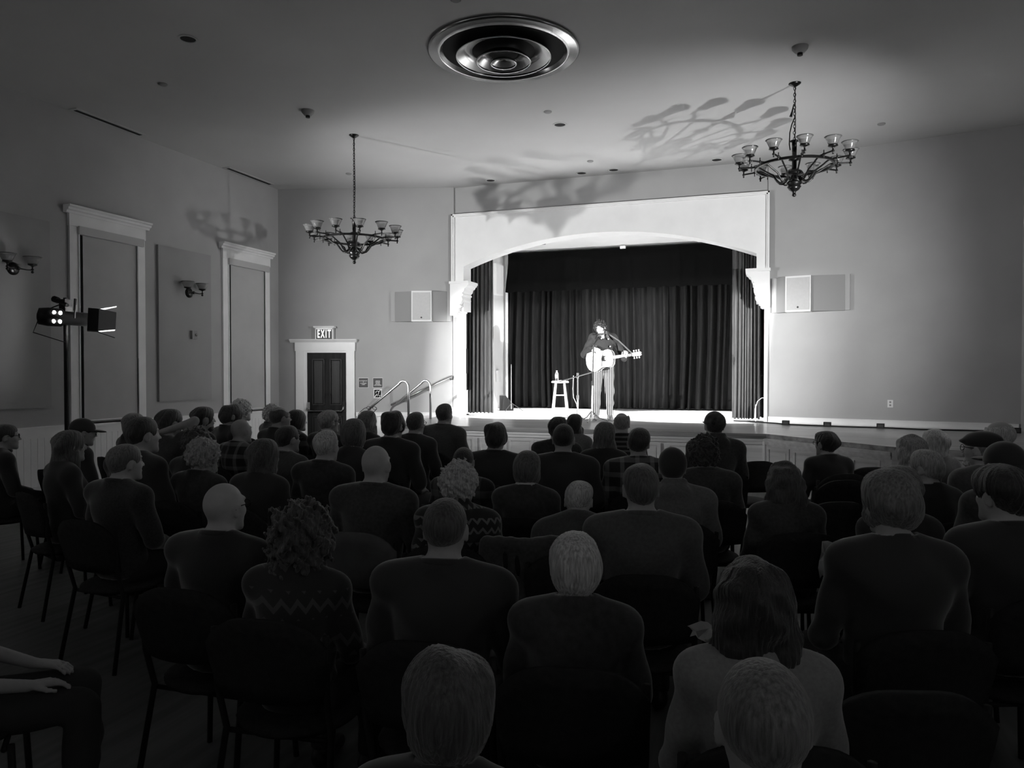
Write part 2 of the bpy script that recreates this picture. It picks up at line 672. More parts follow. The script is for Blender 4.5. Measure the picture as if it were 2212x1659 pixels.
def frame_panel(w, h, t=.035, d=.02):
    m = MB()
    m.box(0, w, -d, 0, 0, t).box(0, w, -d, 0, h - t, h).box(0, t, -d, 0, t, h - t).box(w - t, w, -d, 0, t, h - t)
    m.box(t, w - t, -.006, 0, t, h - t)
    m.box(t * 1.9, w - t * 1.9, -.012, 0, t * 1.9, h - t * 1.9)
    return m.mesh('apron_panel')


PANEL = frame_panel(.40, .52)
PANEL.materials.append(M['apron'])
PANELW = frame_panel(.40, .52)
PANELW.materials.append(M['apron_shaded'])


def apron_run(a, b, me, m, first=.06, pitch=.50):
    a, b = Vector(a), Vector(b)
    L = (b - a).length
    t = (b - a) / L
    ang = math.atan2(t.y, t.x)
    mt = Matrix.Translation((a.x, a.y, 0)) @ Matrix.Rotation(ang, 4, 'Z')
    f = MB()
    f.box(0, L, -.045, 0, .70, .745, mt).box(0, L, -.03, 0, .655, .70, mt).box(0, L, -.02, 0, 0, .09, mt)
    f.build('apron_moulding', m, stage)
    s = first
    while s + .40 < L:
        p = a + t * s
        link('apron_panel', me, None, stage, (p.x + t.y * .008, p.y - t.x * .008, .11), ang)
        s += pitch


apron_run((-5.94, 11.11), (0.055, 11.11), PANEL, 'apron', first=.13)
apron_run((0.055, 11.11), (1.48, 9.66), PANELW, 'apron_shaded', first=.08, pitch=.47)
apron_run((1.48, 9.66), (XR, 9.11), PANELW, 'apron_shaded', first=.08, pitch=.47)
ab = slab((0.055, 11.10), (1.48, 9.652), -.006, .09, .70)
ab.build('angled_apron_board', 'apron_shaded', stage)
slab((1.48, 9.652), (XR, 9.102), -.006, .09, .70).build('side_apron_board', 'apron_shaded', stage)
MB().tube([(0.06, 11.085, 0), (0.06, 11.085, .74)], .03, 8).build('corner_post', 'white', stage)

# steps to the stage with tube handrails
stairs = thing('stage_stairs', 'short flight of steps with tube handrails beside the exit door', 'stairs', (-6.0, 11.6, 0))
for k in range(4):
    h = ZS - .162 * (k + 1)
    MB().box(-.30 * (k + 1), -.30 * k + .0, 0, .9, 0, h).build('step', 'apron', stairs)


def rail(y, x0):
    pts = [(x0, y, ZS - .02)]
    pts += [(x0, y, 1.36)]
    for i in range(1, 9):
        a = math.radians(i * 148 / 8)
        pts.append((x0 - .10 + .10 * math.cos(a), y, 1.42 + .11 * math.sin(a)))
    ex, ez = pts[-1][0], pts[-1][2]
    lx, lz = x0 - .80, 1.0
    pts += [(lx + .03, y, lz + .035), (lx - .02, y, lz - .03), (lx - .04, y, lz - .12), (lx - .04, y, .33)]
    m = MB()
    m.tube(pts, .021, 10)
    return m


for y, x0 in ((11.65, -5.87), (12.45, -5.82)):
    o = rail(y - 11.6, x0 + 6.0).build('handrail', 'chrome', stairs, smooth=True)

# wall frames for the splayed left wall: s along the wall, n out of it
WLT = (Vector((PL, YP)) - Vector(CL)).normalized()
WLA = math.atan2(WLT.y, WLT.x)
WL = Matrix.Translation((CL[0], CL[1], 0)) @ Matrix.Rotation(WLA, 4, 'Z')
WRT = (Vector(CR) - Vector((PR, YP))).normalized()
WRA = math.atan2(WRT.y, WRT.x)
WR = Matrix.Translation((PR, YP, 0)) @ Matrix.Rotation(WRA, 4, 'Z')


def wl(s, n, z):
    return WL @ Vector((s, -n, z))


def wr(s, n, z):
    return WR @ Vector((s, -n, z))


wr_ = thing('wall_handrail', 'steel handrail fixed to the wall above the steps', 'handrail', wl(2.3, 0, 1.03), WLA)
h = MB()
h.tube([(.0, -.03, .0), (0, -.08, 0), (1.22, -.08, .57), (1.22, -.03, .57)], .021, 10)
h.build('rail_tube', 'chrome', wr_, smooth=True)
for q in (.22, .62, 1.0):
    MB().tube([(1.22 * q, -.08, .57 * q), (1.22 * q, -.05, .57 * q - .06), (1.22 * q, 0, .57 * q - .06)], .009, 6).build('bracket', 'chrome', wr_)

# chair rails and wainscot
tr = MB().box(XL, XL + .035, YB, CL[1], .90, .95).box(XL, XL + .05, YB, CL[1], .94, .955).box(XL, XL + .022, YB, CL[1], .80, .90)
struct(tr.build('trim_2', 'trim'), 'pale chair rail running along the side wall', 'chair rail')
struct(MB().box(XL, XL + .025, YB, CL[1], 0, .15).build('baseboard_left', 'trim'), 'pale baseboard along the side wall', 'baseboard')
bd = MB().box(0, .008, 0, .095, .15, .80).mesh('board')
bd.materials.append(M['trim'])
for k in range(62):
    link('board', bd, None, wall_left, (XL, 6.3 + k * .1, 0))
t3 = MB()
for s0, s1 in ((.0, .34), (1.58, 3.2)):
    t3.box(s0, s1, -.035, 0, .80, .87, WL).box(s0, s1, -.05, 0, .865, .88, WL)
struct(t3.build('trim_3', 'trim'), 'pale chair rail beside the exit door', 'chair rail')
bd2 = MB().box(0, .095, -.008, 0, .0, .80).mesh('board')
bd2.materials.append(M['trim'])
for s0, s1 in ((.0, .3), (1.6, 3.2)):
    s = s0
    while s < s1:
        link('board', bd2, None, wing_l, wl(s, 0, 0), WLA)
        s += .1
# stage baseboard along the right splayed wall
t4 = MB().box(.02, 3.62, -.025, 0, ZS, .90, WR).box(.02, 3.62, -.06, 0, ZS, .83, WR).box(.02, 3.62, -.035, 0, .90, .915, WR)
struct(t4.build('baseboard_right', 'white'), 'white baseboard where the bare wall meets the stage', 'baseboard')

# windows on the side wall, shades drawn down


def window(k, v0, lab):
    w = thing('window_%d' % k, lab, 'window', (XL, v0, 0), kind='structure')
    W = 1.33
    m = MB().box(0, .035, 0, .15, .95, 3.75).box(0, .05, .135, .15, .95, 3.75)
    m.build('casing', 'trim', w)
    MB().box(0, .035, W - .15, W, .95, 3.75).box(0, .05, W - .15, W - .135, .95, 3.75).build('casing', 'trim', w)
    MB().box(0, .045, -.01, W + .01, 3.75, 3.94).build('frieze', 'trim', w)
    c = MB()
    prof = [(0, 3.92), (.06, 3.92), (.07, 3.95), (.10, 3.965), (.105, 3.99), (.13, 4.005), (.13, 4.03), (0, 4.03)]
    c.prism([(a, b) for a, b in prof], -.07, W + .07, axis=1)
    c.build('cornice', 'trim', w)
    MB().box(0, .075, .13, W - .05, 3.645, 3.76).build('blind_box', 'blindbox', w)
    bl = MB()
    nseg = 14
    for i in range(nseg):
        pass
    bl.box(.012, .018, .225, W - .15, .99, 3.66)
    bl.build('roller_blind', 'blind', w)
    MB().tube([(.02, .23, .985), (.02, W - .155, .985)], .012, 8).build('hem_bar', 'trim', w)
    MB().tube([(.055, W - .17, 3.66), (.055, W - .17, 1.9)], .004, 5).build('pull_cord', 'trim', w)
    MB().box(0, .05, -.02, W + .02, .905, .955).build('sill', 'trim', w)
    MB().box(0, .006, .15, .225, .96, 3.66).build('reveal_shadow', 'black_matte', w)  # black strip painted in for the shadow between casing and blind
    return w


window(1, 7.79, 'tall shaded window with moulded head behind the lamp stand')
window(2, 10.89, 'tall shaded window with moulded head nearest the stage corner')
for v0, v1, lab in ((6.26, 7.48, 'grey acoustic wall panel cut off by the picture edge'), (9.38, 10.57, 'grey acoustic wall panel between the two shaded windows')):
    p = MB().box(XL + .003, XL + .045, v0, v1, 1.21, 3.74)
    tag(p.build('sound_absorber', 'panelcloth'), lab, 'wall panel')

# exit door
dr = thing('door_1', 'dark panelled exit door with push bar in pale surround', 'door', wl(0, 0, 0), WLA, kind='structure')
MB().box(.36, .52, -.04, 0, 0, 2.11).build('casing', 'trim', dr)
MB().box(1.39, 1.55, -.04, 0, 0, 2.11).build('casing', 'trim', dr)
MB().box(.52, .585, -.025, 0, 0, 2.075).box(1.378, 1.39, -.025, 0, 0, 2.075).box(.52, 1.39, -.025, 0, 2.075, 2.11).build('jamb', 'trim', dr)
MB().box(.345, 1.565, -.05, 0, 2.11, 2.28).build('frieze', 'trim', dr)
MB().prism([(0, 2.28), (-.055, 2.28), (-.075, 2.30), (-.11, 2.325), (-.12, 2.345), (0, 2.345)], .25, 1.60, axis=0).build('cornice', 'trim', dr)
leaf = MB().box(.585, 1.378, -.012, 0, 0, 2.075).build('door_leaf', 'door', dr)
pm = MB()
for x0, x1 in ((.69, .94), (1.05, 1.29)):
    for z0, z1 in ((1.02, 1.95), (.15, .80)):
        pm.box(x0 + .04, x1 - .04, -.022, -.012, z0 + .04, z1 - .04)
        pm.box(x0, x0 + .018, -.034, -.012, z0, z1).box(x1 - .018, x1, -.034, -.012, z0, z1)
        pm.box(x0, x1, -.034, -.012, z0, z0 + .018).box(x0, x1, -.034, -.012, z1 - .018, z1)
pm.build('panel_moulding', mat_wood('highlit door moulding', .028, .5, axis=2, spec=.25), leaf)  # moulding highlights put into a slightly lighter wood colour
pb = MB().tube([(.58, -.04, .96), (.58, -.09, .915), (.62, -.10, .905), (1.29, -.10, .905), (1.32, -.09, .93), (1.33, -.04, 1.0)], .016, 8)
pb.build('push_bar', 'chrome', dr)
MB().box(.60, .65, -.06, 0, .93, 1.08).build('latch_case', 'chrome', dr)
MB().box(1.31, 1.37, -.06, 0, .88, 1.09).build('latch_case', 'black', dr)

# exit sign
ex = thing('exit_sign', 'lit EXIT sign above the dark door', 'sign', wl(.957, 0, 2.345), WLA)
MB().box(-.16, .16, -.10, 0, 0, .195).build('case', 'sign', ex)
MB().box(-.18, -.16, -.10, 0, 0, .22).box(.16, .18, -.10, 0, 0, .22).box(-.18, .18, -.10, 0, .195, .225).build('frame', 'trim', ex)
MB().prism([(0, .225), (-.11, .225), (-.13, .24), (-.14, .26), (0, .26)], -.21, .21, axis=0).build('hood', 'trim', ex)
for ch, x in (('E', -.110), ('X', -.028), ('I', .042), ('T', .106)):
    o = link('letter', text_mesh(ch, .225, .004, .0035), 'exit', ex, (x, -.104, .098), rot=(math.pi / 2, 0, 0))
    o.scale = (.47, 1, 1)


def wall_sign(s0, z0, w, lines, size, lab):
    g = thing('wall_sign', lab, 'sign', wl(s0, 0, z0), WLA)
    MB().box(-.008, w + .008, -.006, 0, -.008, w + .008).build('border', 'plastic_white', g)
    MB().box(0, w, -.010, 0, 0, w).build('plate', 'sign', g)
    n = len(lines)
    for i, ln in enumerate(lines):
        link('lettering', text_mesh(ln, size, .0005, .0006), 'signtext', g, (w / 2, -.011, w * .70 - i * size * 1.05), rot=(math.pi / 2, 0, 0))
    return g


wall_sign(1.632, 1.377, .187, ['PLATFORM LIFT', 'IS', 'IN OUTSIDE', 'LOBBY'], .023, 'dark square lift notice closer to the door')
wall_sign(1.923, 1.377, .187, ['ASSISTIVE', 'LISTENING', 'DEVICES', 'AVAILABLE', 'UPON REQUEST'], .021, 'dark square notice above the ear symbol')
g = thing('hearing_sign', 'small hearing loop symbol card with ear and slash', 'sign', wl(1.945, 0, 1.18), WLA)
MB().box(-.015, .155, -.004, 0, -.02, .17).build('card', 'plastic_white', g)
MB().box(0, .135, -.006, 0, 0, .15).build('plate', 'black_matte', g)
em = MB()
em.tube([(.03, -.008, .085), (.033, -.008, .108), (.05, -.008, .125), (.072, -.008, .125), (.088, -.008, .108), (.09, -.008, .085), (.08, -.008, .062),
         (.075, -.008, .04), (.065, -.008, .02)], .007, 6)
em.tube([(.0, -.008, .0), (.055, -.008, .06)], .011, 6)
em.tube([(.085, -.008, .105), (.13, -.008, .15)], .009, 6)
em.build('ear_symbol', 'plastic_white', g)
link('letter', text_mesh('T', .05, .001, .003), 'plastic_white', g, (.112, -.008, .02), rot=(math.pi / 2, 0, 0))

# ------------------------------------------------------------------ wall speakers


def wall_speaker(place, ang, s0, s1, c0, c1, z0, lab):
    g = thing('wall_speaker', lab, 'speaker', place(0, 0, 0), ang)
    z1 = z0 + .60
    d = .24
    m = MB().prism([(c0, 0), (c0, -d), (c1, -d), (c1, 0)], z0, z1, axis=2)
    m.build('cabinet', 'plastic_white', g)
    MB().box(c0 + .025, c1 - .025, -d - .012, -d, z0 + .03, z1 - .03).build('grille', 'grille', g)
    lm = MatLogo = MB()
    cx, cz = (c0 + c1) / 2, z0 + .075
    lm.prism([(cx - .02, cz), (cx, cz + .02), (cx + .02, cz), (cx, cz - .02)], -d - .016, -d - .012, axis=1)
    lm.build('badge', 'sign', g)
    MB().prism([(s0 + .08, 0), (s0 + .08, -.07), (c0 - .004, -d + .03), (c0 - .004, 0)], z0 + .005, z1 - .005, axis=2).build('side_baffle', 'baffle', g)
    MB().prism([(s1 - .08, 0), (s1 - .08, -.07), (c1 + .004, -d + .03), (c1 + .004, 0)], z0 + .005, z1 - .005, axis=2).build('side_baffle', 'baffle', g)
    MB().box(s0, s0 + .08, -.06, 0, z0 + .01, z1).build('end_strip', 'wall', g)
    MB().box(s1 - .08, s1, -.06, 0, z0 + .01, z1).build('end_strip', 'wall', g)


wall_speaker(wl, WLA, 2.30, 3.50, 2.74, 3.14, 2.685, 'white wall speaker with grey side baffles above the steps')
wall_speaker(wr, WRA, .08, 1.31, .33, .735, 2.70, 'white wall speaker with grey side baffles on the bare wall')
o = thing('wall_outlet', 'white electrical outlet plate low on the bare wall', 'outlet', wr(1.91, 0, 1.18), WRA)
MB().box(-.04, .04, -.008, 0, -.06, .06).build('plate', 'plastic_white', o)
for dz in (-.025, .025):
    MB().box(-.014, .014, -.010, -.008, dz - .014, dz + .014).build('socket', 'baffle', o)
th = thing('thermostat', 'small boxed thermostat on the acoustic panel', 'thermostat', (XL + .045, 10.12, 2.32))
MB().box(0, .05, -.06, .06, -.07, .07).build('case', 'baffle', th)
MB().ball((.055, .02, 0), .025).build('dial', 'chrome', th)

# ------------------------------------------------------------------ ceiling fittings
for v0, v1, lab in ((7.78, 9.0, 'slotted ceiling vent farther from the stage'), (10.88, 12.16, 'slotted ceiling vent nearer the stage corner')):
    g = thing('ceiling_vent', lab, 'vent', (-9.09, v0, ZC))
    MB().box(-.09, .07, 0, v1 - v0, -.012, 0).build('frame', 'ceiling', g)
    MB().box(-.03, .03, .04, v1 - v0 - .04, -.016, -.01).build('slot', 'black_matte', g)

df = thing('ceiling_diffuser', 'large round ceiling air diffuser of concentric polished rings', 'air diffuser', (-2.80, 7.97, ZC))
MB().lathe([(.86, 0), (.865, -.02), (.84, -.035), (.76, -.03), (.735, -.05), (.725, -.04), (.70, .0)], 72).build('outer_ring', 'diffuser', df, smooth=True)
MB().lathe([(.70, -.002), (.0005, -.002)], 48).build('dark_throat', 'black_matte', df)
for r, z, ri, zi in ((.53, -.085, .36, -.012), (.30, -.135, .16, -.045), (.137, -.155, .02, -.09)):
    MB().lathe([(r, z), (r + .012, z - .004), (r + .016, z + .008), (r + .004, z + .014), (r - .012, z + .016), (r - (r - ri) * .45, z + (zi - z) * .75), (ri, zi),
                (ri + .004, zi + .006), (r - (r - ri) * .4, z + (zi - z) * .8), (r, z + .03), (r + .016, z + .010)], 72).build('ring', 'diffuser', df, smooth=True)

for u, v, lab in ((-2.84, 10.6, 'recessed ceiling downlight in the middle of the hall'), (-4.92, 13.25, 'recessed downlight over the end of the arch near the chandelier shadow'),
                  (-3.15, 13.3, 'first of the paired downlights over the arch'), (-2.55, 13.28, 'second of the paired downlights over the arch'),
                  (-.74, 13.22, 'recessed downlight over the arch beside the higher chandelier'), (-5.99, 6.57, 'recessed ceiling downlight above the lamp stand')):
    g = thing('downlight', lab, 'downlight', (u, v, ZC), group='recessed ceiling downlights')
    MB().lathe([(.105, 0), (.105, -.008), (.085, -.01), (.08, 0)], 24).build('trim_ring', 'ceiling', g)
    MB().lathe([(.08, -.004), (.0005, -.004)], 24).build('dark_aperture', 'black_matte', g)
for u, v, lab in ((-7.23, 7.49, 'small ceiling sprinkler cap above the acoustic panel'), (-7.24, 11.96, 'small ceiling sprinkler cap by the lower chandelier chain'),
                  (-2.86, 10.02, 'small ceiling cap beside the middle downlight'), (-2.83, 12.6, 'small ceiling cap above the paired downlights'),
                  (1.67, 12.09, 'small ceiling cap right of the higher chandelier'), (-2.86, 6.72, 'pale ceiling cap at the top picture edge')):
    g = tag(MB().lathe([(.055, 0), (.055, -.01), (.04, -.02), (.0005, -.022)], 20).build('sprinkler_cap', 'baffle', loc=(u, v, ZC)), lab, 'sprinkler')
for u, v, lab in ((-6.04, 8.9, 'dark domed detector above the lower chandelier'), (.4, 8.94, 'dark domed detector above the higher chandelier')):
    g = thing('smoke_detector', lab, 'detector', (u, v, ZC))
    MB().lathe([(.09, 0), (.085, -.03), (.05, -.07), (.0005, -.075)], 24).build('dome', 'baffle', g, smooth=True)
    MB().lathe([(.03, -.06), (.03, -.10), (.0005, -.10)], 16).build('sensor', 'black', g)

# ------------------------------------------------------------------ chandeliers
SHADE = MB().lathe([(.042, 0), (.055, .02), (.072, .06), (.085, .09), (.10, .102), (.098, .104), (.081, .093), (.068, .06), (.050, .02)], 24, closed=True).mesh('shade', True)
SHADE.materials.append(M['glass'])
CUP = MB().lathe([(.0005, -.075), (.016, -.065), (.02, -.055), (.008, -.045), (.010, -.02), (.03, -.01), (.058, .0), (.055, .012), (.03, .008), (.0005, .006)], 16).mesh('cup', True)
CUP.materials.append(M['bronze'])
ap = []
for i in range(17):
    t = i / 16
    r = .07 + .60 * t
    z = -.13 - .07 * math.sin(min(1, t * 3.2) * math.pi) * (t < .32) + .15 * (max(0, min(1, (t - .1) / .5)) ** 1.5)
    ap.append((r, 0, z))
am = MB().tube(ap, .011, 8)
am.ball((.52, 0, ap[-1][2]), .018).tube([(.52, 0, ap[-1][2] - .05), (.52, 0, ap[-1][2] + .05)], .006, 6)
am.tube([(.67, 0, ap[-1][2] - .04), (.67, 0, ap[-1][2] + .03)], .010, 8)
ARM = am.mesh('arm', True)
ARM.materials.append(M['bronze'])


def chandelier(u, v, zring, lab, slack):
    c = thing('chandelier', lab, 'chandelier', (u, v, zring), group='twelve-light chandeliers')
    top = ZC - zring
    MB().lathe([(.0005, top - .05), (.02, top - .045), (.05, top - .025), (.075, top - .008), (.075, top)], 24).build('canopy', 'bronze', c, smooth=True)
    ch = MB()
    z = .335
    k = 0
    while z < top - .04:
        a = math.pi / 2 * (k % 2)
        pts = []
        for i in range(8):
            b = 2 * math.pi * i / 8
            x, zz = .014 * math.cos(b), .026 * math.sin(b)
            pts.append((x * math.cos(a), x * math.sin(a), z + .02 + zz))
        ch.tube(pts, .0045, 5, closed=True)
        z += .04
        k += 1
    ch.tube([(0.005, 0.0, .33), (.012, .008, top * .5), (.004, 0, top)], .005, 5)
    ch.build('chain', 'bronze', c)
    if slack:
        s = MB()
        s.tube([(0, 0, .62), (-.03, .0, .55), (-.055, 0, .44), (-.06, .01, .30), (-.05, .0, .22)], .008, 6)
        s.tube([(-.01, 0, top - .26), (-.03, 0, top - .36), (-.045, 0, top - .42)], [.006, .012, .02], 6)
        s.build('spare_chain', 'bronze', c)
    MB().lathe([(.0005, .345), (.055, .335), (.06, .325), (.03, .315), (.028, .12), (.065, .105), (.07, .09), (.03, .075), (.028, -.20), (.0005, -.2)], 20).build('stem', 'bronze', c, smooth=True)
    MB().lathe([(.025, -.02), (.06, -.03), (.10, -.06), (.115, -.09), (.10, -.10), (.03, -.10)], 20).build('hub_cap', 'bronze', c, smooth=True)
    MB().lathe([(.03, -.17), (.09, -.19), (.095, -.21), (.07, -.235), (.085, -.25), (.06, -.29), (.02, -.315), (.02, -.34), (.028, -.355), (.015, -.375), (.0005, -.378)], 20).build('finial', 'bronze', c, smooth=True)
    ring = MB()
    ring.lathe([(.455, -.012), (.48, -.012), (.48, .018), (.455, .018)], 60, closed=True)
    ring.build('ring', 'bronze', c)
    for i in range(12):
        a = 2 * math.pi * (i + .25) / 12
        arm = link('arm', ARM, None, c, (0, 0, 0), a)
        arm.rotation_euler = (0, 0, a)
        cu = link('cup', CUP, None, arm, (.67, 0, .075))
        sh = link('shade', SHADE, None, arm, (.67, 0, .082))
    return c


chandelier(-5.99, 10.05, 3.745, 'lower bronze chandelier with twelve glass shades in front of the exit wall', False)
chandelier(.39, 10.05, 4.30, 'higher bronze chandelier on a short chain beside the arch', True)


def sconce(v, lab):
    c = thing('wall_sconce', lab, 'wall lamp', (XL + .045, v, 3.03), group='two-light wall sconces')
    MB().lathe([(.0005, .04), (.05, .035), (.085, .01), (.085, 0)], 24, Matrix.Rotation(math.pi / 2, 4, 'Y')).build('backplate', 'bronze', c, smooth=True)
    MB().tube([(.03, 0, 0), (.10, 0, 0), (.10, .02, 0)], .012, 8).ball((.10, 0, 0), .025).build('stem', 'bronze', c, smooth=True)
    for sy in (-1, 1):
        m = MB().tube([(.10, 0, 0), (.12, sy * .10, -.01), (.13, sy * .17, -.005), (.13, sy * .17, .03)], .008, 8)
        m.ball((.13, sy * .17, -.03), .018)
        arm = m.build('arm', 'bronze', c, smooth=True)
        link('cup', CUP, None, arm, (.13, sy * .17, .06))
        s = link('shade', SHADE, None, arm, (.13, sy * .17, .065))
        s.scale = (1.1, 1.1, 1)
    return c


def rear_fill(x, v, rz, lab):  # unseen lit sconces, added to fill the audience's backs with light
    c = sconce(v, lab)
    c.location = (x, v, 3.03)
    c.rotation_euler = (0, 0, rz)
    for sy in (-1, 1):
        L = bpy.data.lights.new('fill_bulb', 'POINT')
        L.energy = FILL_W
        L.shadow_soft_size = .04
        o = bpy.data.objects.new('fill_bulb', L)
        COL.objects.link(o)
        o.location = (x + math.cos(rz) * .15, v + sy * .17, 3.24)


rear_fill(XL, .70, 0, 'added unseen fill sconce on the side wall behind the camera')
rear_fill(XL, -2.4, 0, 'added unseen fill sconce farthest back on the side wall')
rear_fill(XR, .70, math.pi, 'added unseen fill sconce on the opposite wall behind the camera')
rear_fill(XR, -2.4, math.pi, 'added unseen fill sconce farthest back on the opposite wall')
sconce(6.95, 'bronze two-light sconce cut by the picture edge')
sconce(10.04, 'bronze two-light sconce on the panel between the windows')

# ------------------------------------------------------------------ lamp stands that light the stage


def lamp_stand(pos, lab, shutter, beam, spill, soft, spill_aim):
    """pole with a profile spotlight; shutter = four world points bounding the beam (bl, br, tr, tl)"""
    x, y = pos
    g = thing('lamp_stand', lab, 'stage light', (x, y, 0))
    src = Vector((x, y, LAMP_Z))
    cen = sum((Vector(p) for p in shutter), Vector()) / 4
    ax = (cen - src).normalized()
    q = ax.to_track_quat('Y', 'Z').to_matrix()
    off = q @ Vector((.12, .12, 0))          # the lantern hangs beside the pole
    S = src + off
    mt = Matrix.Translation(S - Vector((x, y, 0))) @ q.to_4x4()
    MB().tube([(0, 0, .02), (0, 0, 2.62)], .026, 12).build('pole', 'black', g)
    MB().lathe([(.0005, .03), (.28, .03), (.30, .0)], 24).build('foot_plate', 'black', g)
    arm = MB()
    arm.tube([(-.16, -.02, 2.60), (.10, -.06, 2.52)], .024, 8).tube([(-.17, -.02, 2.61), (-.10, -.02, 2.59)], .04, 8)
    arm.box(-.05, .05, -.05, .05, 2.40, 2.60).tube([tuple(mt @ Vector((0, -.02, .25))), tuple(mt @ Vector((0, -.02, .10)))], .02, 8)
    arm.build('cross_arm', 'black', g)
    yk = MB()
    yk.tube([mt @ Vector((-.12, -.02, 0)), mt @ Vector((-.12, -.02, .16)), mt @ Vector((.12, -.02, .16)), mt @ Vector((.12, -.02, 0))], .012, 6)
    yk.build('yoke', 'black', g)
    hs = MB().lathe([(.03, -.42), (.10, -.40), (.115, -.30), (.11, -.16), (.085, -.13), (.085, .13)], 20, mt @ Matrix.Rotation(-math.pi / 2, 4, 'X'))
    hs.build('lantern_body', 'black', g, smooth=True)
    fl = MB().tube([mt @ Vector((-.09, -.30, -.10)), mt @ Vector((-.2, -.36, -.02)), mt @ Vector((-.24, -.30, .12)), mt @ Vector((-.1, -.1, .22))], .008, 6)
    fl.tube([mt @ Vector((.02, -.4, -.05)), mt @ Vector((-.05, -.45, -.2)), mt @ Vector((-.1, -.1, -.3)), (0, 0.02, 1.6), (.02, .03, .1)], .007, 6)
    fl.build('cable', 'black', g)
    # gate plate with a four-sided aperture
    gy = .24
    inv = (Matrix.Translation(S) @ q.to_4x4()).inverted()
    ap_ = []
    for p in shutter:
        l = inv @ Vector(p)
        ap_.append((l.x * gy / l.y, l.z * gy / l.y))
    ou = [(-.14, -.14), (.14, -.14), (.14, .14), (-.14, .14)]
    gm = MB()
    vs = [mt @ Vector((a, gy, b)) for a, b in ap_] + [mt @ Vector((a, gy, b)) for a, b in ou]
    gm.add(vs, [(i, (i + 1) % 4, 4 + (i + 1) % 4, 4 + i) for i in range(4)])
    gm.build('shutter_plate', 'black_matte', g)
    tb = MB()
    tb.add([mt @ Vector((a, .12, b)) for a, b in ou] + [mt @ Vector((a, gy, b)) for a, b in ou], [(i, (i + 1) % 4, 4 + (i + 1) % 4, 4 + i) for i in range(4)])
    tb.build('lens_hood', 'black', g)
    for i in range(4):
        a, b = Vector((ou[i][0], gy, ou[i][1])), Vector((ou[(i + 1) % 4][0], gy, ou[(i + 1) % 4][1]))
        mid = (a + b) / 2
        outw = Vector((mid.x, 0, mid.z)).normalized()
        e = outw * .06 + Vector((0, .19, 0))
        m = MB().add([mt @ a, mt @ b, mt @ (b + e - (b - a) * .12), mt @ (a + e + (b - a) * .12)], [(0, 1, 2, 3)])
        fo = m.build('barn_door', 'barn', g)
        sm = fo.modifiers.new('thickness', 'SOLIDIFY')
        sm.thickness = .006
    for dx in (-.17, -.235):
        for dz in (-.052, .052):
            MB().ball(mt @ Vector((.098, dx, dz)), .021, 10, (.8, 1.0, 1.2)).build('lit_vent', 'lampbulb', g, smooth=True)
    Lg = bpy.data.lights.new('lens_glow', 'POINT')
    Lg.energy = 14.0
    Lg.shadow_soft_size = .04
    lg_o = bpy.data.objects.new('lens_glow', Lg)
    COL.objects.link(lg_o)
    lg_o.location = S + ax * (gy + .03)
    # the lamp itself and the light that leaks past its hood
    L = bpy.data.lights.new('beam', 'SPOT')
    L.energy = beam
    L.spot_size = math.radians(75)
    L.spot_blend = .3
    L.shadow_soft_size = soft
    lo = bpy.data.objects.new('beam', L)
    COL.objects.link(lo)
    lo.location = S
    lo.rotation_euler = ax.to_track_quat('-Z', 'Y').to_euler()
    L2 = bpy.data.lights.new('spill', 'SPOT')
    L2.energy = spill
    L2.spot_size = math.radians(94)
    L2.spot_blend = 1.0
    L2.shadow_soft_size = .055 if soft > .01 else .022
    lo2 = bpy.data.objects.new('spill', L2)
    COL.objects.link(lo2)
    lo2.location = S + ax * .12 + Vector((0, 0, .27))
    lo2.rotation_euler = (Vector(spill_aim) - lo2.location).normalized().to_track_quat('-Z', 'Y').to_euler()
    return g


lamp_stand(LAMP_L, 'black lamp stand with a lit spotlight and barn doors', [(-5.9, 13.1, ZS), (.05, 13.0, ZS), (1.0, 13.36, 3.0), (-5.6, 13.5, 3.1)],
           BEAM_W, SPILL_W, .012, (-3.9, 13.5, 2.5))
lamp_stand(LAMP_R, 'black lamp stand on the opposite side of the hall', [(-6.1, 13.2, ZS), (.2, 12.9, ZS), (.2, 13.5, 3.1), (-6.13, 13.42, 2.75)],
           BEAM_W, SPILL_W * 1.15, .004, (-2.6, 13.5, 2.9))
# ================================================================== STAGE DRESSING


